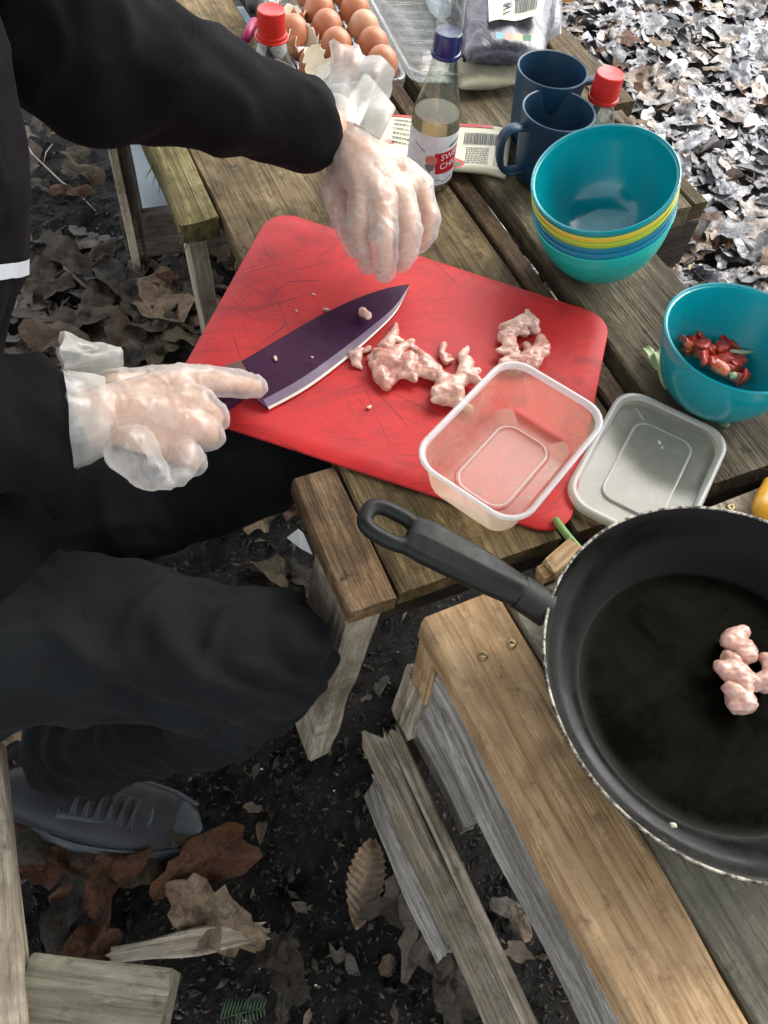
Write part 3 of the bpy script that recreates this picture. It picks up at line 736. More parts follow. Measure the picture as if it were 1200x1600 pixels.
# ------------------------------------------------------------------ takeaway tub and its lid
M['pp'] = film('milky_polypropylene', (.97, .93, .84), (.76, .61, .46), .24, .22, .35, wr=.08, smudge=.22, base_gloss=.045)
M['pp_rim'] = film('milky_rim', (.95, .95, .94), (.85, .85, .84), .55, .25, .35, base_gloss=.05)
M['pp_lid'] = film('milky_lid', (.93, .94, .84), (.74, .74, .62), .50, .2, .35, wr=.1, smudge=.18, base_gloss=.05)
RZ = BZ+.050
cr = [Vector(at(*p, RZ)) for p in ((632, 722), (812, 822), (965, 646), (787, 556))]
cc = sum(cr, Vector())/4; dl = ((cr[3]-cr[0])+(cr[2]-cr[1])).normalized()
Mx = Matrix.Translation((cc.x, cc.y, BZ+.0008)) @ Matrix.Rotation(math.atan2(dl.y, dl.x), 4, 'Z')
tubp = thing('food_container', 'open empty milky takeaway tub standing on the corner of the red board', 'food container', (cc.x, cc.y, BZ+.0008))
prof = [(.138, .088, .016, .0), (.142, .092, .02, .0015), (.146, .096, .022, .006), (.160, .110, .024, .042), (.162, .112, .024, .0455)]
rg = [rrect(*p) for p in prof]
V, Fs = loft([rrect(.02, .02, .009, .0012), rrect(.095, .055, .016, .0012), rrect(.097, .057, .017, .0022), rrect(.101, .061, .018, .0022), rrect(.103, .063, .018, .0008)]+rg, Mx, True, False)
o = add('tub_wall', V, Fs, M['pp'], parent=tubp); autosmooth(o, 40)
V, Fs = loft([rrect(.162, .112, .024, .0455), rrect(.166, .116, .026, .0462), rrect(.172, .122, .028, .0482), rrect(.1725, .1225, .028, .0505), rrect(.169, .119, .027, .0512), rrect(.164, .114, .025, .050), rrect(.1605, .1105, .024, .0475), rrect(.1615, .1115, .024, .0455)], Mx, False, False)
o = add('tub_rim', V, Fs, M['pp_rim'], parent=tubp)
V, Fs = loft([rrect(.094, .054, .015, .0030), rrect(.0965, .0565, .016, .0034), rrect(.0985, .0585, .017, .003)], Mx, False, False); add('base_ridge', V, Fs, M['pp_rim'], parent=tubp)
LZ = TT+.001
cr = [Vector(at(*p, LZ+.008)) for p in ((985, 590), (1138, 690), (1040, 862), (890, 795))]
cc = sum(cr, Vector())/4; dl = ((cr[0]-cr[3])+(cr[1]-cr[2])).normalized()
Mx = Matrix.Translation((cc.x, cc.y, LZ)) @ Matrix.Rotation(math.atan2(dl.y, dl.x), 4, 'Z')
lid = thing('container_lid', 'cloudy plastic container lid lying between the red board and the pan', 'lid', (cc.x, cc.y, LZ))
V, Fs = loft([rrect(.03, .03, .01, .0035), rrect(.112, .062, .014, .0035), rrect(.114, .064, .015, .0012), rrect(.150, .10, .022, .0012), rrect(.158, .108, .024, .0014), rrect(.160, .110, .025, .007), rrect(.166, .116, .027, .0095), rrect(.172, .122, .028, .0085), rrect(.173, .123, .028, .002)], Mx, True, False)
o = add('lid_panel', V, Fs, M['pp_lid'], parent=lid); autosmooth(o, 40)
V, Fs = loft([rrect(.158, .108, .024, .0075), rrect(.161, .111, .025, .0098), rrect(.168, .118, .027, .0102), rrect(.1735, .1235, .028, .0085), rrect(.174, .124, .028, .0065)], Mx, False, False); add('lid_rim', V, Fs, M['pp_rim'], parent=lid)
V, Fs = loft([rrect(.109, .059, .013, .0040), rrect(.112, .062, .014, .0046), rrect(.1145, .0645, .015, .0036)], Mx, False, False); add('lid_ridge', V, Fs, M['pp_rim'], parent=lid)

# ------------------------------------------------------------------ bowls
def bowl_prof(Rr, H, t=.0022):
    P = []
    for i in range(13):
        a = i/12*.80*PI/2; P.append((Rr*(.40+.60*math.sin(a)/math.sin(.40*PI)), H*(1-math.cos(a))/(1-math.cos(.40*PI))*.97+.0025))
    P = [p for p in P if p[1] < H-.006]+[(Rr-.0022, H-.0055), (Rr-.0020, H-.0040), (Rr-.0002, H-.0034), (Rr+.0004, H-.0018)]
    out = [(.0001, .0035), (Rr*.36, .0035), (Rr*.385, .0), (Rr*.40, .0)]+P+[(Rr, H), (Rr-.0012, H+.0006), (Rr-t, H-.0003)]
    inn = [(r-t, z+t*.8) for r, z in P[::-1][1:]]
    return out+inn+[(Rr*.38, .0062), (Rr*.36, .0058), (.0001, .0058)]
def bowl(c, nrm, mat, label, group=None, Rr=.078, H=.088):
    V, Fs = lathe(bowl_prof(Rr, H), tilt(c, nrm), 72)
    o = add('bowl', V, Fs, mat, origin=tuple(c)); tag(o, label, 'bowl', group); autosmooth(o, 50); return o
M['teal'] = plastic('teal_plastic', (.0, .26, .30), .2, coat=.3, bump=.05)
M['yellow'] = plastic('yellow_plastic', (.62, .50, .06), .32)
M['lime'] = plastic('lime_plastic', (.35, .50, .05), .32)
M['blue1'] = plastic('mid_blue_plastic', (.01, .18, .30), .32)
M['blue2'] = plastic('petrol_blue_plastic', (.012, .2, .33), .32)
M['mint'] = plastic('turquoise_plastic', (.01, .42, .36), .3)
base = Vector((.318, .792, TT+.003)); tn = Vector((-.30, -.14, 1))
topc = Vector((.281, .785, .648))-tn.normalized()*.082; base = topc-tn.normalized()*.0425
for i, (mk, lb) in enumerate((('mint', 'turquoise green plastic bowl at the bottom of the stack'), ('blue2', 'petrol blue bowl resting directly in the turquoise bowl'),
                              ('blue1', 'blue bowl directly under the lime green bowl'), ('lime', 'lime green bowl directly under the yellow bowl'),
                              ('yellow', 'yellow bowl second from the top of the stack'), ('teal', 'empty teal bowl on top of the stack, glossy inside'))):
    f = i/5; c = base.lerp(topc, f); nr = tn
    bowl(c, nr, M[mk], lb, 'stacked plastic bowls', H=.082)
b2c = Vector(at(1130, 535, .61)); b2c = Vector((.408, .598, TT+.001))
bowl(b2c, (-.02, .02, 1), M['teal'], 'teal bowl holding chopped red pepper at the right edge')

# pepper and onion pieces in the bowl
M['pepper'] = meat('red_pepper', (.42, .016, .008), (.58, .035, .014), (.62, .10, .04))
M['pepper2'] = meat('orange_red_pepper', (.50, .06, .016), (.62, .11, .035), (.66, .20, .08))
M['onion_w'] = meat('onion_white', (.6, .6, .35), (.72, .72, .5), (.5, .6, .25))
M['onion_g'] = plastic('onion_green', (.18, .32, .09), .4, var=.3)
M['onion_p'] = plastic('onion_pale_green', (.36, .47, .23), .45, var=.2)
def lump(name, c, size, mat, rz, tl=.3, ir=.18, label=None, cat=None, group=None, seed=None):
    r = random.Random(seed if seed is not None else random.random())
    bm = bmesh.new(); bmesh.ops.create_cube(bm, size=1); bmesh.ops.subdivide_edges(bm, edges=bm.edges, cuts=2, use_grid_fill=True)
    Mx = Matrix.Translation(c) @ Matrix.Rotation(rz, 4, 'Z') @ Matrix.Rotation(r.gauss(0, tl), 4, 'X') @ Matrix.Rotation(r.gauss(0, tl), 4, 'Y') @ Matrix.Diagonal((*size, 1))
    o_ = Vector((r.uniform(0, 90), r.uniform(0, 90), r.uniform(0, 90)))
    V = []
    for v in bm.verts:
        p = v.co.copy(); q = p.lerp(p.normalized()*.56, .12 if cat == 'pepper' else .45); q += Vector((noise.noise(p*1.7+o_), noise.noise(p*1.7+o_*2), noise.noise(p*1.7+o_*3)))*ir
        V.append(Mx @ q)
    Fs = [tuple(v.index for v in f.verts) for f in bm.faces]; bm.free()
    o = add(name, V, Fs, mat, origin=tuple(c)); tag(o, label, cat, group)
    s = o.modifiers.new('s', 'SUBSURF'); s.levels = 1; s.render_levels = 1
    return o
pp = [(1072, 535), (1088, 525), (1098, 540), (1110, 545), (1125, 548), (1132, 532), (1148, 538), (1100, 560), (1115, 565), (1135, 563), (1150, 570), (1085, 545), (1120, 552), (1140, 555), (1160, 590), (1150, 590), (1105, 528), (1142, 575), (1128, 575)]
pp += [(px_+random.uniform(-9, 9), py_+random.uniform(-9, 9)) for px_, py_ in pp[:14]]
for i, (px, py) in enumerate(pp):
    z = TT+.022+random.uniform(-.004, .012)+.010*max(0, (1100-px)/40)
    p = A(px, py, z); lump('pepper_piece', p, (random.uniform(.012, .022), random.uniform(.010, .016), .008), M['pepper' if i % 3 else 'pepper2'], random.uniform(0, 3), .6, .28, 'small piece of chopped red pepper in the teal bowl at right', 'pepper', 'chopped red pepper pieces')
for i, (px, py) in enumerate([(1143, 573), (1131, 578), (1138, 585), (1120, 577), (1128, 583), (1145, 588), (1101, 566)]):
    p = A(px, py, TT+.028)
    V, Fs = lathe([(.0001, 0), (.0035, 0), (.0042, .002), (.004, .004), (.0001, .0042)], tilt(p, (random.uniform(-.5, .5), random.uniform(-.5, .5), 1)), 12)
    o = add('onion_slice', V, Fs, M['onion_w'], origin=tuple(p)); tag(o, 'pale round slice of spring onion on the chopped red pepper', 'onion', 'spring onion slices in the bowl')
V, Fs = tube([A(1140, 548, .553), A(1160, 550, .552), A(1182, 549, .553)], [.002, .0034, .0008], 8, .5)
o = add('onion_strip', V, Fs, M['onion_w']); tag(o, 'thin pale onion strip lying across the inside of the teal bowl', 'onion')
# green scraps beside the bowl and stalks
def strip(name, pts, wd, mat, label, cat, z=.003):
    P = ccurve(pts, 14); V, Fs = [], []
    for i, p in enumerate(P):
        t = (P[min(i+1, 13)]-P[max(i-1, 0)]).normalized(); s = Vector((0, 0, 1)).cross(t).normalized(); f = i/13; hw = wd*math.sin(PI*(.06+.88*f))**.5
        for j in (-1, -.5, 0, .5, 1): V.append(p+s*j*hw+Vector((0, 0, .003*abs(j)**2+.0015*math.sin(f*9+j))))
    n0 = len(V)
    V += [v-Vector((0, 0, .0012)) for v in V]
    for i in range(13):
        for j in range(4): a = i*5+j; Fs.append((a, a+1, a+6, a+5)); Fs.append((n0+a, n0+a+5, n0+a+6, n0+a+1))
        a = i*5; Fs.append((a, a+5, n0+a+5, n0+a)); a += 4; Fs.append((a, n0+a, n0+a+5, a+5))
    o = add(name, V, Fs, mat); tag(o, label, cat); return o
strip('onion_leaf', [A(1007, 544, TT+.006), A(1022, 562, TT+.008), A(1036, 585, TT+.004)], .0065, M['onion_p'], 'left one of two pale green onion leaf scraps beside the pepper bowl', 'onion leaf')
strip('onion_leaf', [A(1025, 550, TT+.010), A(1037, 575, TT+.012), A(1040, 608, TT+.004)], .0075, M['onion_p'], 'right pale green onion leaf scrap, nearest the pepper bowl', 'onion leaf')
V, Fs = tube(ccurve([A(1050, 595, TT+.005), A(1090, 632, TT+.005), A(1138, 668, TT+.005)], 8), [.005, .0055, .0055, .005, .005, .005, .005, .0045], 8, .6)
M['stalk_dark'] = plastic('dark_green_stalk', (.035, .075, .03), .4, var=.3)
o = add('onion_stalk', V, Fs, M['stalk_dark']); tag(o, 'dark green onion stalk lying on the planks under the pepper bowl', 'onion stalk')
V, Fs = tube(ccurve([A(868, 812, TT+.006), A(885, 835, TT+.012), A(908, 862, TT+.006)], 8), .0038, 8)
o = add('onion_stalk', V, Fs, M['onion_g']); tag(o, 'bright green onion stalk poking out under the red board beside the lid', 'onion stalk')

# ------------------------------------------------------------------ mugs
M['navy'] = plastic('navy_plastic', (.006, .036, .072), .42, bump=.08, var=.1)
def mug(cpx, z, hdir, label):
    c = A(*cpx, z); Rr = .046; H = z-TT-.001; Mx = tilt((c.x, c.y, TT+.001))
    o0 = thing('mug', label, 'mug', (c.x, c.y, TT+.001), 'navy blue mugs')
    t = .0028; rb = Rr*.80
    pr = [(.0001, .001), (rb*.93, .001), (rb, .003), (rb+(Rr-rb)*.3, H*.3), (rb+(Rr-rb)*.7, H*.7), (Rr, H-.001), (Rr-.001, H), (Rr-t, H-.0006), (Rr-t-.001, H*.9), (rb-t, .01), (rb-t-.004, .006), (.0001, .006)]
    V, Fs = lathe(pr, Mx, 64); m = add('mug_body', V, Fs, M['navy'], parent=o0); autosmooth(m, 50)
    a = math.atan2(hdir[1], hdir[0]); d = Vector((math.cos(a), math.sin(a), 0)); cc0 = Vector((c.x, c.y, TT))
    P = ccurve([cc0+d*(Rr-.003)+Vector((0, 0, H*.84)), cc0+d*(Rr+.018)+Vector((0, 0, H*.87)), cc0+d*(Rr+.029)+Vector((0, 0, H*.74)), cc0+d*(Rr+.026)+Vector((0, 0, H*.42)), cc0+d*(Rr+.014)+Vector((0, 0, H*.22)), cc0+d*(rb-.002)+Vector((0, 0, H*.2))], 24)
    side = d.cross(Vector((0, 0, 1))); V, Fs = [], []; n = 10
    for i, p in enumerate(P):
        tt = (P[min(i+1, 23)]-P[max(i-1, 0)]).normalized(); nn = tt.cross(side).normalized()
        for k in range(n): q = 2*PI*k/n; V.append(p+side*.0085*math.cos(q)+nn*.0036*math.sin(q))
    for i in range(23):
        for k in range(n): k2 = (k+1) % n; Fs.append((i*n+k, i*n+k2, (i+1)*n+k2, (i+1)*n+k))
    Fs.append(tuple(range(n))); Fs.append(tuple(range(23*n, 24*n))[::-1])
    add('handle', V, Fs, M['navy'], parent=o0)
mug((864, 107), .617, (1, .1), 'navy blue mug standing behind the other mug, handle to the right')
mug((874, 171), .612, (-.93, -.42), 'navy blue mug nearer the bowls with its handle to the left')

# ------------------------------------------------------------------ bottles
M['glass'] = film('clear_glass', (.84, .88, .85), (.5, .5, .5), .02, .05, 1.0, base_gloss=.09)
M['clear'] = film('clear_plastic', (.93, .95, .95), (.6, .6, .6), .03, .08, .7, wr=.5, wscale=70, base_gloss=.08)
M['red_cap'] = plastic('red_cap', (.55, .02, .015), .33)
M['blue_cap'] = plastic('blue_cap', (.012, .016, .10), .22, coat=.4)
def revolved(o0, prof, c, mat, name, n=48, z0=0):
    V, Fs = lathe(prof, tilt((c[0], c[1], TT+.001)), n); o = add(name, V, Fs, mat, parent=o0); autosmooth(o, 50); return o
def cap(o0, c, r, z0, z1, mat, ridges=40):
    V, Fs = [], []; n = ridges*2
    for (rr, z, g) in ((r*1.06, z0, 0), (r*1.08, z0+.003, 0), (r*1.06, z0+.0045, 0), (r*.97, z0+.005, 0), (r*1.0, z0+.006, 1), (r*.97, z1-.004, 1), (r*.95, z1-.001, 0), (r*.88, z1, 0), (r*.80, z1-.0005, 0), (.0001, z1-.0008, 0)):
        for k in range(n):
            q = rr-(.0006 if g and k % 2 else 0); a = 2*PI*k/n; V.append((c[0]+q*math.cos(a), c[1]+q*math.sin(a), TT+.001+z))
    for i in range(9):
        for k in range(n): k2 = (k+1) % n; Fs.append((i*n+k, i*n+k2, (i+1)*n+k2, (i+1)*n+k))
    o = add('cap', V, Fs, mat, parent=o0); autosmooth(o, 40)
# tall vinegar / sauce bottle
cb = A(668, 281, TT); BR = .0295
o0 = thing('sauce_bottle', 'tall clear glass bottle with blue cap and red and white label', 'bottle', (cb.x, cb.y, TT+.001))
revolved(o0, [(.0001, .002), (.020, .0), (.027, .001), (BR, .006), (BR, .082), (.0285, .094), (.024, .112), (.0175, .134), (.0145, .152), (.0130, .175), (.0128, .190)], cb, M['glass'], 'glass_body')
M['liquid'] = film('cloudy_amber', (.72, .62, .48), (.5, .44, .34), .30, .1, .3)
revolved(o0, [(.0001, .003), (.026, .004), (.028, .008), (.028, .080), (.0272, .092), (.0268, .0925), (.0001, .0925)], cb, M['liquid'], 'liquid')
cap(o0, cb, .0158, .160, .186, M['blue_cap'], 20)
revolved(o0, [(.0145, .187), (.0148, .20), (.0135, .214), (.0135, .236), (.012, .24), (.0001, .2405)], cb, M['clear'], 'clear_overcap', 32)
# label wrapped round the body
ang0 = math.atan2(-cb.y+.10, -cb.x+.02)
b = NB('white_label'); v = b.coord('Object'); M['white_label'] = b.done(b.bsdf(b.mix(b.ramp(b.noise(v, 70, 5, .6, .6), [(.4, 0.0), (.6, .5)]), (.72, .73, .75), (.5, .53, .58)), .45, b.bump(b.noise(v, 90, 4, .6), .3, .001)))
def wrap(pts2, faces, r, mat, name, thick=0):
    V = [(cb.x+r*math.cos(ang0+x/r), cb.y+r*math.sin(ang0+x/r), TT+.001+z) for x, z in pts2]
    return add(name, V, faces, mat, parent=o0, smooth=True)
nA = 40; pts2, fs2 = [], []
for i in range(nA+1):
    x = (-1+2*i/nA)*BR*2.6
    for z in (.012, .078): pts2.append((x, z))
fs2 = [(2*i, 2*i+2, 2*i+3, 2*i+1) for i in range(nA)]
wrap(pts2, fs2, BR+.0003, M['white_label'], 'label')
M['label_red'] = plastic('label_red', (.50, .014, .02), .4); M['label_pink'] = plastic('label_salmon', (.60, .19, .15), .4); M['label_grey'] = plastic('label_grey', (.16, .17, .20), .4)
M['paper_white'] = plastic('print_white', (.8, .8, .8), .5); M['ink'] = plastic('dark_ink', (.03, .03, .03), .6); M['label_green'] = plastic('print_green', (.03, .13, .04), .5)
def grid_patch(fn, nx, nz):
    P = [fn(i/nx, j/nz) for i in range(nx+1) for j in range(nz+1)]
    return P, [(i*(nz+1)+j, (i+1)*(nz+1)+j, (i+1)*(nz+1)+j+1, i*(nz+1)+j+1) for i in range(nx) for j in range(nz)]
P, Q = grid_patch(lambda s, t: (.004+s*.036+(.004*(1-t)), .028+t*(.028+.004*s)), 12, 3); wrap(P, Q, BR+.0006, M['label_red'], 'red_panel')
P = [(.0, .048)]+[(.001+.0075*math.cos(a*PI/9), .047+.0065*math.sin(a*PI/9)) for a in range(18)]; wrap(P, [(0, 1+k, 1+(k+1) % 18) for k in range(18)], BR+.0009, M['label_pink'], 'emblem')
P = [(-.0065, .041), (.0065, .041), (.005, .034), (.0012, .032), (.0012, .018), (-.0006, .018), (-.0006, .032), (-.005, .035)]; wrap(P, [tuple(range(8))[::-1]], BR+.0009, M['label_grey'], 'emblem_spoon')
def text_mesh(s, size):
    cu = bpy.data.curves.new('t', 'FONT'); cu.body = s; cu.size = size; o = bpy.data.objects.new('t', cu); COL.objects.link(o)
    dg = bpy.context.evaluated_depsgraph_get(); dg.update(); e = o.evaluated_get(dg).to_mesh()
    V = [(v.co.x, v.co.y) for v in e.vertices]; Fs = [tuple(p.vertices) for p in e.polygons]
    o.evaluated_get(dg).to_mesh_clear(); bpy.data.objects.remove(o); return V, Fs
for s, z, sz in (('SWEET', .0465, .0115), ('CHILLI', .0345, .0115)):
    V2, F2 = text_mesh(s, sz); wrap([(x*1.0+.0125, zq+z+x*.12) for x, zq in V2], F2, BR+.0009, M['paper_white'], 'lettering')
P, Q = grid_patch(lambda s, t: (-.024+s*.016, .064+t*.0012-.008*s), 6, 1); wrap(P, Q, BR+.0006, M['label_grey'], 'small_print')
P, Q = grid_patch(lambda s, t: (.022+s*.018, .062+t*.003+.006*s), 6, 1); wrap(P, Q, BR+.0006, M['label_green'], 'green_stroke')
P, Q = grid_patch(lambda s, t: (.006+s*.03, .0175+t*.0012+.002*math.sin(9*s)), 12, 1); wrap(P, Q, BR+.0006, M['label_grey'], 'small_print')
# red capped bottle behind the bowls and the one by the eggs
for px, py, r, hh, lb in ((914, 242, .0235, .098, 'red capped clear bottle standing between the mugs and the bowls'), (427, 138, .027, .088, 'small clear glass bottle with red cap beside the egg tray')):
    c = A(px, py, TT); o0 = thing('sauce_bottle', lb, 'bottle', (c.x, c.y, TT+.001), 'red capped bottles')
    revolved(o0, [(.0001, .002), (r*.9, 0), (r, .004), (r, hh*.52), (r*.93, hh*.62), (r*.72, hh*.72), (r*.60, hh*.78), (r*.58, hh*.92)], c, M['glass'], 'glass_body')
    revolved(o0, [(.0001, .003), (r*.86, .003), (r*.94, .008), (r*.94, hh*.30), (.0001, hh*.30)], c, M['liquid'], 'liquid')
    cap(o0, c, .0185, hh*.80, hh*.80+.034, M['red_cap'], 22)
    if px < 500:
        revolved(o0, [(.021, hh*.77), (.0225, hh*.78), (.0225, hh*.80), (.0205, hh*.805)], c, M['red_cap'], 'collar')

# ------------------------------------------------------------------ eggs
eu = (A(597, 100, .55)-A(580, 68, .55)); eu = Vector((eu.x, eu.y, 0)); pitch = .047
e0 = A(597, 99, .556); far = (A(550, 8, .556)-e0); far.z = 0; far = far.normalized(); lefte = Vector((-far.y, far.x, 0))
def EP(i, j, z): p = e0+far*pitch*i+lefte*pitch*.98*j; return Vector((p.x, p.y, z))
tray = thing('egg_tray', 'clear plastic egg tray with its lid open at the right', 'egg tray', tuple(EP(2, 1, TT+.001)))
NI, NJ = 6, 3; V, Fs = [], []; mI, mJ = NI*10, NJ*10
for a in range(mI+1):
    for bq in range(mJ+1):
        i = a/10-.5; j = bq/10-.5; p = EP(i, j, 0)
        fi, fj = i-round(i), j-round(j); d = math.hypot(fi, fj); edge_ = min(a, mI-a, bq, mJ-bq)/10
        z = TT+.002+.026*min(1, (d/.5)**2.2)+.008*max(0, (d-.56)/.15)
        V.append((p.x, p.y, z))
for a in range(mI):
    for bq in range(mJ): q = a*(mJ+1)+bq; Fs.append((q, q+mJ+1, q+mJ+2, q+1))
add('tray_cups', V, Fs, M['clear'], parent=tray)
Mt = Matrix.Translation(EP((NI-1)/2, (NJ-1)/2, 0)) @ Matrix.Rotation(math.atan2(far.y, far.x), 4, 'Z')
V, Fs = loft([rrect(NI*pitch, NJ*pitch, .014, TT+.028), rrect(NI*pitch+.010, NJ*pitch+.010, .018, TT+.029), rrect(NI*pitch+.014, NJ*pitch+.014, .02, TT+.027), rrect(NI*pitch+.008, NJ*pitch+.008, .018, TT+.004)], Mt, False, False); add('tray_rim', V, Fs, M['clear'], parent=tray)
lc = EP((NI-1)/2, -2.25, 0); Ml = Matrix.Translation((lc.x, lc.y, TT+.001)) @ Matrix.Rotation(math.atan2(far.y, far.x), 4, 'Z') @ Matrix.Rotation(.10, 4, 'X')
V, Fs = loft([rrect(.02, .02, .008, .006), rrect(.23, .10, .02, .006), rrect(.235, .105, .02, .004), rrect(.255, .125, .02, .004), rrect(.265, .132, .022, .022), rrect(.285, .145, .024, .024), rrect(.287, .147, .024, .020)], Ml, True, False); o = add('tray_lid', V, Fs, M['clear'], parent=tray); autosmooth(o, 40)
for k in range(9):
    x = -.11+.0275*k; V, Fs = tube([Ml @ Vector((x, -.045, .008)), Ml @ Vector((x, 0, .010)), Ml @ Vector((x, .045, .008))], .002, 6); add('lid_rib', V, Fs, M['clear'], parent=tray)
def eggshade(name, c1, c2):
    b = NB(name); v = b.coord('Object'); n1 = b.noise(v, 60, 5, .6); n2 = b.noise(v, 420, 2)
    c = b.mix(b.ramp(n1, [(.3, 0.0), (.7, 1.0)]), c1, c2); c = b.mix(b.ramp(n2, [(.66, 0.0), (.72, .4)]), c, tuple(x*.5 for x in c1))
    p = b.bsdf(c, .42, b.bump(n2, .1, .0004), Subsurface_Weight=.12); p.inputs['Subsurface Radius'].default_value = (.01, .004, .002); return b.done(p)
M['egg1'] = eggshade('brown_egg', (.37, .13, .055), (.47, .19, .09)); M['egg2'] = eggshade('pale_brown_egg', (.45, .22, .12), (.55, .31, .18)); M['eggin'] = plastic('shell_inside', (.78, .72, .60), .45, var=.05)
eggprof = [(.0218*math.sin(t)*(1+.10*math.cos(t)*-1), .0275*(-math.cos(t))) for t in np.linspace(.001, PI-.001, 22)]
names = {(0, 0): 'brown egg at the near right corner of the egg tray', (1, 0): 'brown egg second from the near end in the right row', (2, 0): 'pale speckled brown egg third from the near end in the right row', (3, 0): 'brown egg fourth from the near end in the right row',
         (0, 1): 'brown egg in the middle row beside the cracked shell', (1, 1): 'brown egg second from the near end in the middle row', (2, 1): 'brown egg third from the near end in the middle row', (2, 2): 'brown egg in the left row behind the two broken shells'}
for (i, j) in [(0, 0), (1, 0), (2, 0), (3, 0), (0, 1), (1, 1), (2, 1), (3, 1), (4, 0), (4, 1), (2, 2)]:
    p = EP(i+(.15 if j == 1 else 0), j*1.12, TT+.032)
    V, Fs = lathe(eggprof, tilt(p, (random.uniform(-.15, .15), random.uniform(-.15, .15), 1)), 28)
    o = add('egg', V, Fs, M['egg2'] if (i, j) == (2, 0) else M['egg1'], origin=(p.x, p.y, p.z-.027)); tag(o, names.get((i, j)) or {(3, 1): 'brown egg fourth from the near end in the middle row', (4, 0): 'brown egg fifth from the near end in the right row', (4, 1): 'brown egg fifth from the near end in the middle row'}[(i, j)], 'egg', 'brown eggs in the tray')
def shell(p, nrm, frac, seed, label):
    r = random.Random(seed); Mx = tilt(p, nrm); n = 36; V, Fs = [], []; m = 9
    cut = [frac+.20*noise.noise(Vector((math.cos(2*PI*k/n)*2.2+seed, math.sin(2*PI*k/n)*2.2, seed)))+r.uniform(-.05, .05) for k in range(n)]
    for side_ in (1.0, .955):
        for i in range(m):
            for k in range(n):
                t = .02+(PI*cut[k]-.02)*i/(m-1); a = 2*PI*k/n; V.append(Mx @ Vector((.0218*side_*math.sin(t)*math.cos(a), .0218*side_*math.sin(t)*math.sin(a), -.0275*side_*math.cos(t))))
    mi = []
    for s in (0, 1):
        for i in range(m-1):
            for k in range(n):
                k2 = (k+1) % n; a = s*m*n; f = (a+i*n+k, a+i*n+k2, a+(i+1)*n+k2, a+(i+1)*n+k); Fs.append(f if s == 0 else f[::-1]); mi.append(s)
    for k in range(n): k2 = (k+1) % n; Fs.append(((m-1)*n+k, (m-1)*n+k2, m*n+(m-1)*n+k2, m*n+(m-1)*n+k)); mi.append(1)
    o = add('egg_shell', V, Fs, None, mats=[M['egg1'], M['eggin']], mi=mi); tag(o, label, 'egg shell', 'broken egg shells in the tray'); return o
shell(A(494, 98, .566), (.55, -.45, .75), .52, 3, 'broken brown egg shell half nearest the camera, open to the right')
shell(A(474, 62, .558), (.25, -.2, .9), .56, 8, 'jagged broken egg shell with white inside, behind the nearest shell')
shell(A(455, 15, .560), (.1, .2, .9), .5, 12, 'broken egg shell at the top edge behind the red capped bottle')

# ------------------------------------------------------------------ packet, bags
def quadmap(c):   # c: four world corners (tl,tr,br,bl)
    c = [Vector(p) for p in c]
    return lambda s, t, h=0: c[0].lerp(c[1], s).lerp(c[3].lerp(c[2], s), t)+Vector((0, 0, h))
qm = quadmap([A(592, 180, TT+.012), A(800, 202, TT+.014), A(790, 276, TT+.006), A(585, 240, TT+.005)])
b = NB('cream_paper'); v = b.coord('Object'); M['cream'] = b.done(b.bsdf(b.mix(b.ramp(b.noise(v, 30, 4), [(.3, 0.0), (.7, 1.0)]), (.62, .60, .42), (.70, .67, .50)), .35, b.bump(b.noise(v, 40, 3), .25, .002)))
M['print_red'] = plastic('print_red', (.48, .03, .03), .4); M['print_pink'] = plastic('print_pink', (.62, .24, .18), .45)
pk = thing('food_packet', 'flat cream food packet with red edge and barcode under the bottle', 'packet', tuple(qm(.5, .5, -.01)))
def wav(s, t): return .0022*math.sin(s*9)+.0018*math.sin(t*5+s*4)
def patch(s0, s1, t0, t1, mat, name, h, nx=10, ny=4, par=None, under=0):
    V, Fs = [], []
    for i in range(nx+1):
        for j in range(ny+1): s, t = s0+(s1-s0)*i/nx, t0+(t1-t0)*j/ny; V.append(qm(s, t, h+wav(s, t)))
    Fs = [(i*(ny+1)+j, i*(ny+1)+j+1, (i+1)*(ny+1)+j+1, (i+1)*(ny+1)+j) for i in range(nx) for j in range(ny)]
    if under:
        n0 = len(V); V += [v-Vector((0, 0, under)) for v in V]; Fs += [tuple(n0+k for k in f[::-1]) for f in Fs]
        for i in range(nx): a = i*(ny+1); c_ = a+ny; Fs += [(a, a+ny+1, n0+a+ny+1, n0+a), (c_, n0+c_, n0+c_+ny+1, c_+ny+1)]
        for j in range(ny): a = j; c_ = nx*(ny+1)+j; Fs += [(a, n0+a, n0+a+1, a+1), (c_, c_+1, n0+c_+1, n0+c_)]
    return add(name, V, Fs, mat, parent=pk)
patch(0, 1, 0, 1, M['cream'], 'sleeve', 0, 24, 8, under=.006)
patch(0, .86, .0, .055, M['print_red'], 'red_band', .0006, 20, 1)
patch(.52, .535, .1, .8, M['print_red'], 'red_line', .0006, 1, 4)
V = [qm(.5, .72, .0008), qm(.93, .995, .0012), qm(.5, 1.0, .0008)]; add('red_corner', V, [(0, 2, 1)], M['print_red'], parent=pk, smooth=False)
V = [qm(.5, .84, .0012), qm(.66, .90, .0012), qm(.62, .99, .0012), qm(.5, .97, .0012)]; add('green_flash', V, [(0, 3, 2, 1)], M['label_green'], parent=pk, smooth=False)
bars = []
x = .655
while x < .90:
    wd_ = random.choice((.004, .006, .009)); c_ = [qm(x, .17, .001+wav(x, .25)), qm(x+wd_, .17, .001+wav(x, .25)), qm(x+wd_, .42, .001+wav(x, .3)), qm(x, .42, .001+wav(x, .3))]; bars.append((c_, [(0, 3, 2, 1)])); x += wd_+random.choice((.003, .005))
V, Fs = merge(bars); add('barcode', V, Fs, M['ink'], parent=pk, smooth=False)
lines = []
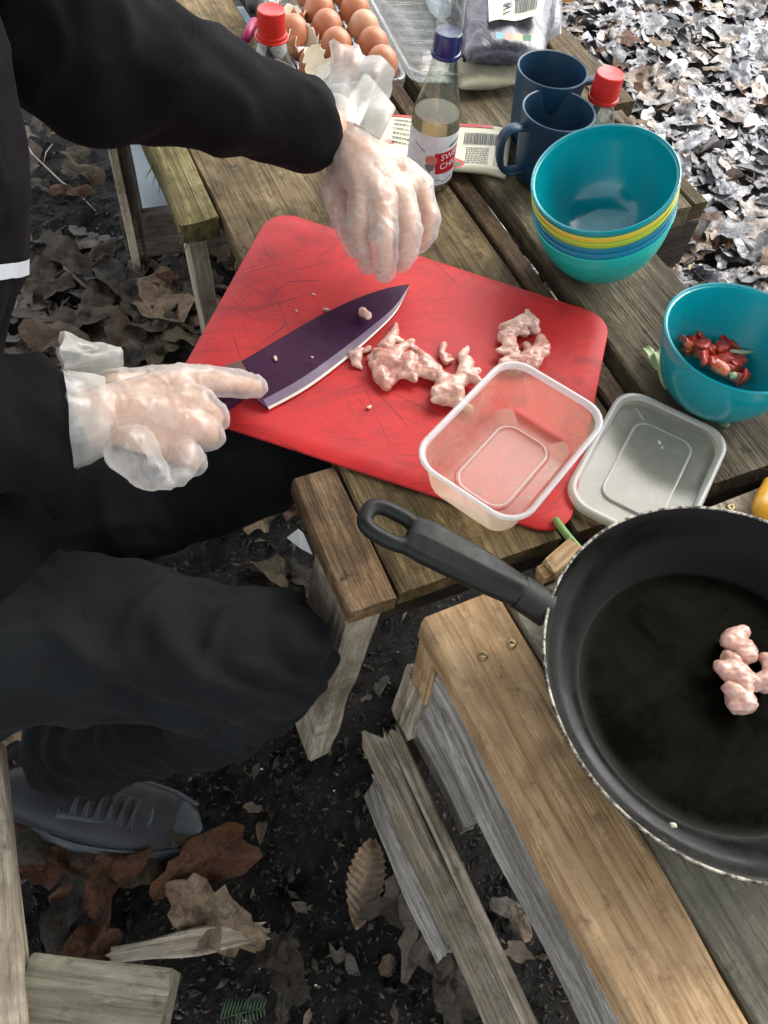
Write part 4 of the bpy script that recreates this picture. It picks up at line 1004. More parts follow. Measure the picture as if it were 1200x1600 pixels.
def tline(s0, s1, t, h=.014):
    x = s0
    while x < s1:
        l_ = min(random.uniform(.006, .022), s1-x)
        c_ = [qm(x, t, .001+wav(x, t)), qm(x+l_, t, .001+wav(x, t)), qm(x+l_, t+h, .001+wav(x, t)), qm(x, t+h, .001+wav(x, t))]; lines.append((c_, [(0, 3, 2, 1)])); x += l_+.006
for k in range(9): tline(.68, .85, .50+.045*k, .016)
for k in range(11): tline(.89, .97, .42+.045*k, .012)
for k in range(8): tline(.545, .60, .14+.08*k, .02)
for k in range(6): tline(.12, .30, .14+.10*k, .03)
V, Fs = merge(lines); add('small_print', V, Fs, M['ink'], parent=pk, smooth=False)
rp = []
for k in range(7):
    s, t = random.uniform(.02, .14), random.uniform(.3, .9); rp.append(([qm(s, t, .0012), qm(s+.05, t+.03, .0012), qm(s+.04, t+.12, .0012), qm(s-.01, t+.08, .0012)], [(0, 3, 2, 1)]))
V, Fs = merge(rp); add('red_print', V, Fs, M['print_pink'], parent=pk, smooth=False)

def pillow(corners, h, mat, name, label=None, cat=None, parent=None, nx=26, ny=18, wr=.006, seed=1, z0=TT+.001, sc=16):
    c = [Vector(p) for p in corners]; V, Fs = [], []
    for side_ in (1, -1):
        for i in range(nx+1):
            for j in range(ny+1):
                s, t = i/nx, j/ny; p = c[0].lerp(c[1], s).lerp(c[3].lerp(c[2], s), t)
                e = (max(0, math.sin(PI*s))**.45)*(max(0, math.sin(PI*t))**.45)
                q = p+Vector((0, 0, (h*.55+h*.5*e*side_+wr*e*fbm((p.x, p.y, seed+side_), sc, 4)))) if side_ > 0 else Vector((p.x, p.y, p.z+h*.55-h*.55*e))
                V.append(q)
    N = (nx+1)*(ny+1)
    for i in range(nx):
        for j in range(ny): a = i*(ny+1)+j; Fs.append((a, a+1, a+ny+2, a+ny+1)); Fs.append((N+a, N+a+ny+1, N+a+ny+2, N+a+1))
    o = add(name, V, Fs, mat, parent=parent)
    bm = bmesh.new(); bm.from_mesh(o.data); bmesh.ops.remove_doubles(bm, verts=bm.verts, dist=.0002); bmesh.ops.recalc_face_normals(bm, faces=bm.faces); bm.to_mesh(o.data); bm.free()
    if label: tag(o, label, cat)
    return o
b = NB('grey_bag'); v = b.coord('Object')
n1 = b.noise(v, 22, 6, .65, 1.5)
M['greybag'] = b.done(b.bsdf(b.ramp(n1, [(.35, (.045, .042, .055)), (.55, (.085, .082, .10)), (.7, (.17, .17, .19))]), b.ramp(n1, [(.3, .15), (.7, .4)]), b.bump(b.noise(v, 9, 4, .5, 1.5), .6, .012), Specular_IOR_Level=.6))
M['canvas'] = cloth('cream_cloth', (.36, .34, .24), .15, .9, .1)
bag = thing('shopping_bag', 'crumpled grey carrier bag with a white barcode label behind the mugs', 'bag', tuple(A(790, 80, TT+.001)))
pillow([A(712, -60, TT+.002), A(885, -60, TT+.002), A(838, 140, TT+.002), A(716, 142, TT+.002)], .075, M['greybag'], 'bag_body', parent=bag, wr=.009, sc=9)
cl = pillow([A(712, 105, TT+.002), A(812, 108, TT+.002), A(806, 146, TT+.002), A(714, 156, TT+.002)], .026, M['canvas'], 'cloth_roll', 'cream cloth roll lying at the foot of the grey bag', 'cloth', nx=20, ny=12, wr=.004)
q2 = quadmap([A(762, -25, .598), A(856, -25, .600), A(846, 26, .596), A(764, 34, .592)])
def q2patch(s0, s1, t0, t1, mat, name, h, nx=8, ny=4):
    V = [q2(s0+(s1-s0)*i/nx, t0+(t1-t0)*j/ny, h+.002*math.sin(9*(s0+(s1-s0)*i/nx))) for i in range(nx+1) for j in range(ny+1)]
    return add(name, V, [(i*(ny+1)+j, i*(ny+1)+j+1, (i+1)*(ny+1)+j+1, (i+1)*(ny+1)+j) for i in range(nx) for j in range(ny)], mat, parent=bag)
q2patch(0, 1, 0, 1, M['cream'], 'label_sticker', .0, 16, 6)
bars = []; x = .48
while x < .86:
    wd_ = random.choice((.008, .014, .02)); hh_ = .0012+.002*math.sin(9*x); bars.append(([q2(x, .05, hh_), q2(x+wd_, .05, hh_), q2(x+wd_, .82, hh_), q2(x, .82, hh_)], [(0, 3, 2, 1)])); x += wd_+.009
V, Fs = merge(bars); add('barcode', V, Fs, M['ink'], parent=bag, smooth=False)
bars = []
for k in range(3):
    t = .62+.11*k; bars.append(([q2(.25, t+.03, .003), q2(.39, t-.03, .003), q2(.40, t+.01, .003), q2(.26, t+.07, .003)], [(0, 3, 2, 1)]))
V, Fs = merge(bars); add('printed_marks', V, Fs, M['ink'], parent=bag, smooth=False)
M['print_teal'] = plastic('print_teal', (.12, .28, .34), .4); M['print_yellow'] = plastic('print_yellow', (.6, .52, .2), .4)
for k, mk in enumerate(('print_teal', 'print_pink', 'print_yellow', 'label_green', 'paper_white')):
    x0, x1 = 775+14*k, 788+14*k
    V = [A(x0, 50+k*1.2, .588), A(x1, 51+k*1.2, .588), A(x1, 61+k*1.2, .586), A(x0, 60+k*1.2, .586)]; add('colour_tab', V, [(0, 3, 2, 1)], M[mk], parent=bag, smooth=False)
M['bagfilm'] = film('clear_bag_film', (.93, .96, .98), (.62, .72, .78), .16, .12, .6, wr=.9, wscale=45, smudge=.25, base_gloss=.10)
M['bagfilm2'] = film('clear_bag_film_white', (.95, .95, .98), (.7, .72, .80), .25, .12, .6, wr=.9, wscale=45, smudge=.3, base_gloss=.10)
pillow([A(632, -70, TT+.002), A(725, -70, TT+.002), A(698, 62, TT+.004), A(668, 50, TT+.004)], .06, M['bagfilm'], 'plastic_bag', 'crumpled clear bluish plastic bag between the egg lid and grey bag', 'plastic bag', wr=.02, seed=5)
pillow([A(838, -60, TT+.002), A(872, -60, TT+.002), A(868, 88, TT+.002), A(842, 95, TT+.002)], .06, M['bagfilm2'], 'film_edge', parent=bag, wr=.016, seed=6)
M['amber'] = plastic('amber_yellow', (.60, .30, .02), .3)
V, Fs = loft([rrect(.07, .04, .012, 0), rrect(.08, .05, .016, .012), rrect(.07, .04, .015, .02)], Matrix.Translation(A(876, -6, TT+.002)) @ Matrix.Rotation(.5, 4, 'Z')); o = add('sponge', V, Fs, M['amber']); tag(o, 'amber yellow packet at the far right corner of the table', 'packet'); autosmooth(o)
V, Fs = merge([tube(ccurve([A(1192, 822, ST_+.004), A(1206, 795, ST_+.010), A(1222, 765, ST_+.006), A(1250, 760, ST_+.004)], 12), [.006, .012, .016, .018, .019, .019, .018, .019, .018, .016, .012, .006], 12, .3)]); o = add('yellow_cloth', V, Fs, M['amber']); tag(o, 'bit of yellow cloth at the right edge beside the pan', 'cloth')
M['magenta'] = plastic('magenta_plastic', (.3, .01, .08), .4)
V, Fs = tube([A(384, 60, TT+.01), A(392, 44, TT+.01), A(398, 34, TT+.01)], .007, 8); o = add('pink_lid', V, Fs, M['magenta']); tag(o, 'small pink plastic piece behind the left red capped bottle', 'plastic piece')
M['gap_black'] = cloth('gap_black_cloth', (.01, .01, .011))
pillow([A(366, -60, TT), A(408, -60, TT), A(404, 34, TT), A(388, 34, TT)], .02, M['gap_black'], 'gap_pad', 'black gap-filling pouch lying behind the left red capped bottle', 'pad', nx=12, ny=10, wr=.003)  # black pad fills the dark gap between the planks

# ------------------------------------------------------------------ frying pan
PR = .153; pc = Vector((.3237, .2455, .597)); PB = ST_+.002; PH = pc.z-PB
pan = thing('frying_pan', 'black non stick frying pan with chipped pale rim resting on the stand', 'frying pan', (pc.x, pc.y, PB))
Mp = tilt((pc.x, pc.y, PB))
inner = [(PR-.0018, PH-.0006), (PR-.003, PH-.002), (PR-.007, PH-.008), (PR-.014, PH-.022), (PR-.024, PH-.036), (PR-.031, .014), (PR-.037, .0078), (PR-.044, .0052), (PR-.054, .0042), (.0001, .004)]
outerp = [(.0001, -.0), (PR-.036, 0), (PR-.028, .004), (PR-.016, PH-.034), (PR-.006, PH-.014), (PR+.0005, PH-.0025)]
b = NB('nonstick'); v = b.coord('Object')
sp1 = b.ramp(b.noise(v, 260, 3, .6), [(.68, 0.0), (.74, .7)]); n1 = b.noise(v, 14, 6, .65, 1.0)
c = b.mix(b.math('MULTIPLY', sp1, .25), b.mix(b.ramp(n1, [(.4, 0.0), (.7, 1.0)]), (.003, .0028, .0022), (.007, .0066, .005)), (.12, .11, .09))
M['nonstick'] = b.done(b.bsdf(c, b.ramp(n1, [(.35, .22), (.65, .40)]), b.bump(b.noise(v, 240, 4, .7), .15, .0006), Specular_IOR_Level=.08))
V, Fs = lathe(outerp, Mp, 96); o = add('pan_body', V, Fs, plastic('pan_outside', (.010, .010, .010), .4, spec=.2), parent=pan)
V, Fs = lathe(inner, Mp, 96); o = add('cooking_surface', V, Fs, M['nonstick'], parent=pan); autosmooth(o, 30)
b = NB('chipped_rim'); v = b.coord('Object'); n1 = b.noise(v, 110, 6, .75); M['rim'] = b.done(b.bsdf(b.ramp(n1, [(.46, (.03, .028, .022)), (.52, (.28, .26, .2)), (.68, (.5, .48, .38))]), .5, b.bump(n1, .6, .001), Metallic=.3))
V, Fs = lathe([(PR+.0004, PH-.0018), (PR+.0007, PH-.0008), (PR+.0003, PH+.0002), (PR-.0008, PH+.0002), (PR-.0018, PH-.0006)], Mp, 160); add('rim', V, Fs, M['rim'], parent=pan)
b = NB('oil'); tr = b.n('ShaderNodeBsdfTransparent'); tr.inputs[0].default_value = (.72, .72, .66, 1); gl = b.n('ShaderNodeBsdfGlossy'); gl.inputs['Roughness'].default_value = .09
fr = b.n('ShaderNodeFresnel'); fr.inputs[0].default_value = 1.10; ms = b.n('ShaderNodeMixShader'); b.l(b.bump(b.noise(b.coord('Object'), 25, 3), .1, .001), gl.inputs['Normal']); b.l(fr.outputs[0], ms.inputs[0]); b.l(tr.outputs[0], ms.inputs[1]); b.l(gl.outputs[0], ms.inputs[2]); M['oil'] = b.done(ms)
V, Fs = lathe([(.0001, .0062), (PR-.0405, .0061)][::-1], Mp, 64); Fs = [f[::-1] for f in Fs]; add('oil_film', V, Fs, M['oil'], parent=pan)
# handle
M['bakelite'] = plastic('black_bakelite', (.010, .011, .009), .45, bump=.2, var=.2, spec=.25)
hs, he = A(858, 948, .590), A(560, 796, .622)
hd = (he-hs); hl = hd.length; hd.normalize(); hside = Vector((0, 0, 1)).cross(hd).normalized()
def HP(s, lat, dz=0): return hs+hd*s+hside*lat+Vector((0, 0, dz-.012*math.sin(PI*min(1, s/hl))*0))
caps_ = []
for lat in (-.0085, -.0055, -.0028, 0, .0028, .0055, .0085):
    k = abs(lat)/.0085
    caps_ += chain([HP(.028, lat*.75), HP(.06, lat*1.3, .002), HP(.11, lat*1.55, .003), HP(hl-.050, lat*1.4, .002)], [.0125-.0045*k, .0098-.0025*k, .0082-.0014*k, .0074-.0008*k])
ring = []
for k in range(25):
    a = 2*PI*k/24; ca, sa = math.cos(a), math.sin(a); ring.append(HP(hl-.029+.0215*math.copysign(abs(ca)**.75, ca), .0132*math.copysign(abs(sa)**.6, sa), 0))
caps_ += chain(ring, [.0068]*25)
co, fs, nn = organic(caps_, .0012, 12)
add('handle', co, fs, M['bakelite'], parent=pan)
V, Fs = tube([HP(.001, 0, -.005), HP(.010, 0, -.003), HP(.0275, 0, 0)], [.0165, .0160, .0155], 24, .72); o = add('handle_ferrule', V, Fs, plastic('ferrule_black', (.012, .010, .008), .45, var=.3, spec=.25), parent=pan); autosmooth(o)

# ------------------------------------------------------------------ chicken
M['chicken'] = meat('raw_chicken', (.50, .20, .16), (.60, .29, .22), (.68, .42, .32))
M['chicken_pale'] = meat('pale_chicken', (.58, .30, .23), (.68, .42, .33), (.74, .54, .42))
def meatpiece(pts, label, mat='chicken', voxel=.0016, amp=.0012, z0=BZ, name='chicken_piece', cat='chicken'):
    caps_ = []
    for k in range(len(pts)):
        px, py, r, dz = pts[k]; r *= 1.5; p = A(px, py, z0+r*.65+dz)
        caps_.append(capsule(p, p+Vector((random.uniform(-1, 1), random.uniform(-1, 1), random.uniform(-.1, .3)))*r*(1.9 if voxel > .0015 else 1.05), r*.80, r*(.42 if voxel > .0015 else .62), 10, 4))
        if k: px2, py2, r2, dz2 = pts[k-1]; r2 *= 1.5; q = A(px2, py2, z0+r2*.65+dz2); caps_.append(capsule(p, q, r*.84, r2*.84, 10, 4)) if (p-q).length < .035 else None
    sd_ = random.uniform(0, 50)
    co, fs, nn = organic(caps_, voxel*.8, 9, lambda c: amp*(1.1*fbm((c.x*.5, c.y*1.3, c.z+sd_), 90, 3)+1.2*(.3-abs(fbm((c.x+sd_, c.y*.6, c.z), 60, 2)))))
    co[:, 2] = np.maximum(co[:, 2], z0+.0003)
    o = add(name, co, fs, M[mat]); tag(o, label, cat); return o
meatpiece([(600, 545, .006, 0), (612, 530, .0055, .001), (617, 517, .004, 0), (590, 553, .006, .002), (600, 568, .007, .003), (612, 560, .008, .004), (622, 548, .006, .004), (580, 560, .004, 0), (590, 575, .0065, 0), (597, 590, .007, 0), (604, 602, .005, 0),
           (628, 570, .007, .002), (640, 560, .007, .006), (636, 582, .006, .001), (650, 576, .0065, .003), (660, 570, .007, .003), (668, 582, .0065, .001), (680, 578, .006, .002), (648, 548, .005, .003), (576, 545, .0035, 0)], 'twisted heap of raw pink chicken in the middle of the red board')
meatpiece([(694, 540, .0035, 0), (690, 552, .0035, 0), (696, 566, .0035, 0)], 'thin curled strip of raw chicken above the heap')
meatpiece([(722, 556, .0045, 0), (730, 568, .006, .002), (726, 582, .007, .003), (718, 596, .007, .002), (708, 602, .008, .003), (698, 590, .005, .001), (692, 602, .007, .001), (683, 614, .006, 0), (694, 622, .007, .001), (708, 624, .0065, .001), (714, 632, .004, 0), (712, 612, .008, .004)], 'smooth folded piece of raw chicken beside the tub', 'chicken_pale')
meatpiece([(790, 512, .006, .001), (800, 508, .006, .003), (812, 505, .006, .004), (825, 500, .006, .003), (834, 504, .005, .002), (836, 516, .005, .001), (788, 526, .006, .001), (797, 522, .006, .004), (795, 538, .006, .002), (800, 552, .007, .002), (806, 566, .007, .001), (820, 520, .0045, .002)], 'upper knobbly piece of raw chicken near the far corner of the board', 'chicken_pale', amp=.0022)
meatpiece([(845, 532, .0055, .001), (848, 545, .007, .002), (838, 552, .007, .003), (826, 560, .0075, .002), (814, 570, .007, .001), (834, 566, .007, .001), (822, 540, .004, .001)], 'lower rounded piece of raw chicken touching the rim of the tub')
meatpiece([(549, 553, .004, -.001), (556, 558, .0055, -.001), (561, 548, .0035, -.001), (558, 568, .0035, -.001)], 'small pale triangular piece of chicken half under the knife blade', 'chicken_pale', amp=.0006)
o = meatpiece([(567, 487, .0045, .0)], 'pale scrap of chicken stuck on the purple knife blade', 'chicken_pale', voxel=.001, amp=.001, z0=.536)
for k, (px, py, s, lb) in enumerate(((510, 484, .0035, 'larger white scrap beside the knife spine'), (533, 482, .002, 'small white scrap next to the larger one by the knife spine'), (463, 486, .0018, 'tiny pale scrap alone at the left of the red board'),
                                      (490, 460, .0018, 'tiny scrap highest on the red board near its far edge'), (577, 636, .003, 'thin pale sliver of chicken in the scratched middle of the board'), (430, 560, .0028, 'small brownish scrap on the purple blade'), (488, 558, .0014, 'tiny pale fleck near the edge of the purple blade'))):
    zq = .538 if 'blade' in lb and 'spine' not in lb else BZ
    lump('chicken_scrap', A(px, py, zq+s*.4), (s*2.2, s*1.3, s), M['chicken_pale'], k, .2, .25, lb, 'scrap')
PZ = PB+.007
for px, py, s, lb in ((1146, 998, .017, 'far cube of raw chicken in the frying pan'), (1165, 1022, .015, 'second raw chicken cube from the far end in the pan'), (1142, 1030, .013, 'pinkish raw chicken cube at the left of the pan cluster'),
                      (1150, 1052, .019, 'middle raw chicken cube of the cluster in the pan'), (1192, 1066, .016, 'raw chicken cube cut off by the right edge of the photo'), (1157, 1095, .019, 'nearest raw chicken cube in the frying pan'), (1200, 1035, .012, 'small raw chicken bit behind the right cube')):
    sx = s*.34; r0 = random.uniform(-6, 6)
    oc = meatpiece([(px-sx*900, py+r0, s*.40, .001), (px+sx*900, py-r0*.5, s*.42, .002), (px+random.uniform(-6, 6), py+sx*900, s*.38, .001), (px+4, py-sx*700, s*.36, .003)], lb, 'chicken_pale', voxel=.0014, amp=.0013, z0=PZ, name='chicken_cube'); oc['group'] = 'raw chicken cubes in the pan'
lump('onion_crumb', A(1052, 1290, PB+.022), (.005, .004, .003), M['onion_w'], 0, .1, .2, 'small pale onion crumb on the near side of the pan', 'crumb')

# ------------------------------------------------------------------ person
M['jacket'] = cloth('black_jacket', (.0046, .0040, .0052), .3, .85, .015)
M['trousers'] = cloth('charcoal_trousers', (.0105, .0118, .0125), .25, .85, .03)
M['skin'] = (lambda b: b.done(b.bsdf(b.mix(b.ramp(b.noise(b.coord('Object'), 30, 5), [(.3, 0.0), (.7, 1.0)]), (.60, .34, .22), (.68, .44, .29)), .5, b.bump(b.noise(b.coord('Object'), 300, 3), .15, .001), Subsurface_Weight=.15)))(NB('skin'))
person = thing('person', 'person in black jacket and charcoal trousers with clear gloves cutting chicken', 'person', (-.45, .4, 0))
V3 = Vector
# --- hands
def hand(W, mcp, pip, dip, tip, th, wr, fr=.0085, gl=0.0):
    """wrist W, four knuckle/pip/dip/tip points, thumb chain th -> capsule list"""
    c = []
    mc = sum(mcp, V3())/4
    for i in range(4):
        k = [1, 1.04, .98, .86][i]*fr+gl
        c += chain([W.lerp(mcp[i], .12), W.lerp(mcp[i], .6), mcp[i]], [wr*.85+gl, .0145+gl, .0118+gl])
        c += chain([mcp[i], pip[i], dip[i], tip[i]], [k*1.24, k*1.12, k*1.0, k*.86])
        c += chain([W.lerp(mc, .1), W.lerp(mc, .45), W.lerp(mc, .85)], [.020+gl, .021+gl, .0175+gl]) if i == 0 else []
        if i < 3: c += chain([mcp[i].lerp(W, .08), mcp[i+1].lerp(W, .08)], [.0115+gl, .0115+gl]); c += chain([mcp[i].lerp(W, .5), mcp[i+1].lerp(W, .5)], [.015+gl, .015+gl])
    c += chain(th, [.016+gl, .0125+gl, .0108+gl, .0085+gl])
    return c
h = .60
RW = A(140, 652, .607)
Rm = [A(280, 596, .600), A(308, 630, .600), A(308, 668, .594), A(286, 706, .584)]
Rp = [A(344, 597, .590), A(334, 652, .576), A(328, 682, .570), A(302, 722, .564)]
Rd = [A(374, 599, .573), A(312, 664, .556), A(304, 690, .553), A(280, 722, .550)]
Rt = [A(401, 604, .556), A(284, 654, .556), A(278, 682, .552), A(262, 712, .548)]
Rth = [A(180, 610, .592), A(235, 600, .578), A(290, 592, .568), A(330, 592, .560)]
LW = A(535, 212, .640)
Lm = [A(567, 300, .632), A(597, 312, .635), A(628, 308, .632), A(655, 290, .625)]
Lp = [A(563, 352, .618), A(600, 368, .622), A(640, 362, .618), A(670, 338, .610)]
Ld = [A(568, 388, .598), A(602, 402, .600), A(636, 392, .598), A(668, 362, .594)]
Lt = [A(574, 412, .578), A(600, 426, .578), A(626, 410, .578), A(656, 382, .578)]
Lth = [A(540, 250, .622), A(528, 300, .608), A(538, 345, .592), A(556, 385, .578)]
def arm(pts, rad): return chain(pts, rad)
# skeleton of the seated body, leaning over the table
HIP = V3((-.50, .40, .46)); HR, HL_ = V3((-.48, .29, .46)), V3((-.50, .51, .46))
CH = V3((-.40, .48, .80)); NK = V3((-.33, .50, 1.02)); SHR, SHL = V3((-.38, .31, .95)), V3((-.33, .66, .98))
ELR = V3((-.44, .40, .66)); ELL = A(150, 92, .755)
KR, KL = A(430, 1030, .435), V3((-.045, .598, .395))
AR, AL = A(165, 1200, .12), V3((-.10, .85, .11))
body = []
body += chain([HIP, V3((-.47, .43, .62)), CH, NK], [.10, .095, .105, .05]) + chain([SHR, CH, SHL], [.05, .09, .05])
HD = V3((-.29, .52, 1.14)); fwd = V3((.75, .05, -.62)).normalized(); hr_ = V3((0, -1, 0)); hu = hr_.cross(fwd).normalized()
if hu.z < 0: hu = -hu
body += chain([NK, HD-hu*.02-fwd*.01], [.05, .058]) + [capsule(HD+hu*.02-fwd*.015, HD+fwd*.03+hu*.015, .078, .068, 20, 8), capsule(HD+fwd*.02-hu*.02, HD+fwd*.055-hu*.07, .055, .03, 18, 7)]
body += [capsule(HD+fwd*.095+hu*.005, HD+fwd*.112-hu*.025, .008, .013), capsule(HD+fwd*.085-hu*.055+hr_*-.018, HD+fwd*.085-hu*.055+hr_*.018, .009, .009)]
for s in (-1, 1): body += [capsule(HD+hr_*s*.076+hu*.01, HD+hr_*s*.082-hu*.03, .015, .010), capsule(HD+fwd*.078+hu*.012+hr_*s*.032, HD+fwd*.084+hu*.012+hr_*s*.034, .014, .012)]
body += arm([SHR, ELR, RW], [.045, .038, .026]) + arm([SHL, ELL, LW], [.045, .038, .026])
body += chain([HR+V3((0,0,.02)), KR+V3((-.02, 0, .0)), A(170, 1182, .12)], [.055, .040, .028]) + chain([HL_, KL, AL], [.055, .040, .028])
hbR = hand(RW, Rm, Rp, Rd, Rt, Rth, .021); hbL = hand(LW, Lm, Lp, Ld, Lt, Lth, .021)
co, fs, nn = organic(body+hbR+hbL, .0036, 5)
add('body', co, fs, M['skin'], parent=person)
# head details and hair
for s in (-1, 1):
    p = HD+fwd*.092+hu*.012+hr_*s*.033; V, Fs = lathe([(.0001, -.011), (.008, -.008), (.011, 0), (.008, .008), (.0001, .011)], tilt(p, tuple(fwd)), 14); add('eye', V, Fs, plastic('eye', (.6, .58, .55), .1), parent=person)
V, Fs = tube([HD+fwd*.094-hu*.056+hr_*-.024, HD+fwd*.100-hu*.054, HD+fwd*.094-hu*.056+hr_*.024], [.002, .0045, .002], 8); add('lips', V, Fs, plastic('lips', (.4, .12, .1), .4), parent=person)
hc = [capsule(HD+hu*.035-fwd*.035, HD+hu*.050+fwd*.005, .082, .062, 20, 8), capsule(HD-fwd*.05+hu*.01, HD-fwd*.05-hu*.05, .072, .05, 18, 7)]
co, fs, nn = organic(hc, .004, 2, lambda c: .006*fbm((c.x*3, c.y, c.z), 30, 4)); add('hair', co, fs, cloth('dark_hair', (.02, .012, .008)), parent=person)
# jacket
jk = chain([V3((-.50, .40, .50)), V3((-.46, .43, .64)), V3((-.385, .49, .82)), V3((-.35, .50, .97))], [.155, .145, .15, .09]) + chain([SHR, CH+V3((.02, 0, .1)), SHL], [.075, .11, .075])
jk += chain([V3((-.42, .52, .58)), V3((-.365, .53, .72)), V3((-.335, .54, .86))], [.10, .11, .11])
jk += chain([SHR, ELR], [.078, .068]) + chain([ELR, A(-90, 655, .64), A(-20, 655, .625), A(34, 655, .615)], [.072, .068, .056, .052])
jk += chain([SHL, ELL, A(300, 134, .72), A(410, 172, .685), A(460, 190, .662)], [.082, .068, .053, .046, .046])
jk += chain([V3((-.44, .33, .50)), V3((-.33, .36, .50))], [.13, .085])          # hem falling over the lap
def fold(c, s=1.0):
    q = fbm((c.x*1.2, c.y*1.2, c.z), 6, 3); rdg = 1-abs(fbm((c.x+3, c.y*1.8, c.z*1.3), 9, 2))*2
    n_ = noise.noise(Vector((c.x*2.2+c.y, c.y*2.2-c.x, c.z*1.2+5))*6.0); r2_ = math.exp(-(n_/.16)**2)
    return s*(.007*q+.004*rdg+.0065*r2_)
co, fs, nn = organic(jk, .0065, 6, lambda c: fold(c, .9))
JKo = add('jacket', co, fs, M['jacket'], parent=person)
bvh = BVHTree.FromPolygons([tuple(v) for v in co], fs)
# sleeve cuffs (turned ends)
def ringtube(c0, c1, r0, r1, mat, name, n=40, seg=8, wr=.002, flare=0, seed=0, sx=1.0, thick=.0012):
    c0, c1 = V3(c0), V3(c1); t = (c1-c0).normalized(); s = t.cross(V3((0, 0, 1))).normalized(); u = s.cross(t)
    V, Fs = [], []
    for i in range(seg+1):
        f = i/seg
        for k in range(n):
            a = 2*PI*k/n; r = (r0+(r1-r0)*f)*(1+0*flare); rr = r+wr*(.3+f)*noise.noise(V3((math.cos(a)*2.5+seed, math.sin(a)*2.5, f*2.2)))*3
            ex = flare*f*(.5+.9*noise.noise(V3((math.cos(a)*1.2+seed*3, math.sin(a)*1.2, seed))))
            V.append(c0.lerp(c1, f)+(s*math.cos(a)*sx+u*math.sin(a))*rr+t*ex)
    for i in range(seg):
        for k in range(n): k2 = (k+1) % n; Fs.append((i*n+k, i*n+k2, (i+1)*n+k2, (i+1)*n+k))
    return add(name, V, Fs, mat, parent=person)
M['glove'] = film('clear_glove', (.95, .94, .93), (.78, .77, .74), .30, .26, .42, wr=.5, wscale=30, smudge=.36, base_gloss=.04)
M['cuff_film'] = film('glove_cuff', (.95, .95, .93), (.78, .77, .72), .42, .25, .4, wr=.8, wscale=50, smudge=.3, base_gloss=.05)
# gloves: thin loose skin over each hand
def glove(caps_, sd_, extra=()):
    def dz(c):
        w1 = fbm((c.x+sd_, c.y, c.z), 38, 3); rd_ = max(0, 1-abs(fbm((c.x*1.4+sd_, c.y+c.x*.7, c.z), 30, 2))*5)
        return .0014+.0011*w1+.0012*rd_
    co, fs, nn = organic(caps_+list(extra), .0021, 9, dz)
    return add('glove', co, fs, M['glove'], parent=person)
gR = hand(RW, Rm, Rp, Rd, Rt, Rth, .021, .0092, .0026)+chain([RW, A(112, 655, .608)], [.030, .033])
gR += chain([A(205, 705, .600), A(235, 740, .594), A(262, 762, .590)], [.022, .014, .002]) + chain([A(290, 715, .590), A(278, 742, .588), A(262, 762, .590)], [.014, .009, .002])
glove(gR, 2.0)
ringtube(A(170, 652, .606), A(112, 655, .610), .0345, .0405, M['cuff_film'], 'glove_cuff', seed=2, wr=.0022, flare=.002)
ringtube(A(190, 560, .60), A(104, 560, .612), .010, .018, M['cuff_film'], 'glove_cuff', seed=5, wr=.004, flare=.01, n=24, seg=6)
gL = hand(LW, Lm, Lp, Ld, Lt, Lth, .021, .0092, .0026)+chain([LW, A(515, 192, .642)], [.028, .030])
glove(gL, 9.0)
ringtube(LW+V3((0, -.01, 0)), A(556, 130, .655), .030, .040, M['cuff_film'], 'glove_cuff', seed=8, wr=.005, flare=.022)
V, Fs = tube([A(560, 205, .655), A(580, 165, .660), A(572, 118, .668)], [.026, .027, .004], 20, .35); add('glove_cuff', V, Fs, M['cuff_film'], parent=person)
# reflective piping on the jacket, laid on its surface
def onjacket(pxl, off=.0015):
    o_ = V3((0, 0, CZ)); d = (A(*pxl, .5)-o_).normalized(); hit = bvh.ray_cast(o_, d)
    if hit[0] is None: return None
    n_ = hit[1] if hit[1].dot(d) < 0 else -hit[1]
    return hit[0]+n_*off
M['stripe'] = plastic('reflective_white', (.62, .68, .72), .4)
rows = []
for x in range(-60, 61, 5):
    yc = 424-.0035*(x+0)*abs(x)*.5-.10*(x+20)
    a_, b_ = onjacket((x, yc-12), .003), onjacket((x, yc+12), .003)
    if a_ and b_: rows.append((a_, b_))
if len(rows) > 3:
    V = [p for r_ in rows for p in r_]; V += [p-V3((0, 0, .0015)) for p in V]; k = len(rows)*2
    Fs = [(2*i, 2*i+1, 2*i+3, 2*i+2) for i in range(len(rows)-1)]
    add('reflective_stripe', V, Fs, M['stripe'], parent=person)
# trousers
tr = chain([HR, A(150, 990, .45), A(300, 1018, .445), KR], [.108, .076, .062, .054])
tr += chain([KR+V3((-.004, 0, -.01)), A(320, 1112, .29), A(190, 1146, .19), A(118, 1160, .14)], [.056, .053, .052, .058])
tr += chain([HL_, V3((-.30, .485, .42)), V3((-.18, .535, .40)), KL], [.12, .098, .078, .063]) + chain([KL, V3((-.075, .73, .24)), AL], [.056, .050, .055])
tr += chain([HR, HIP, HL_], [.12, .12, .12])
def foldT(c):
    base_ = fold(c, 1.0)-.003; d1 = (c-KR).length; d2 = (c-A(165, 1200, .12)).length
    amp = .010*max(0, 1-abs(d1-.10)/.12)+.013*max(0, 1-d2/.16)
    w_ = math.sin(((c-KR).dot(V3((.55, .35, .75)).normalized()))*92+4*fbm((c.x, c.y, c.z), 8, 2))
    return base_+amp*(1-w_*w_)*1.2
co, fs, nn = organic(tr, .0055, 5, foldT)
add('trousers', co, fs, M['trousers'], parent=person)
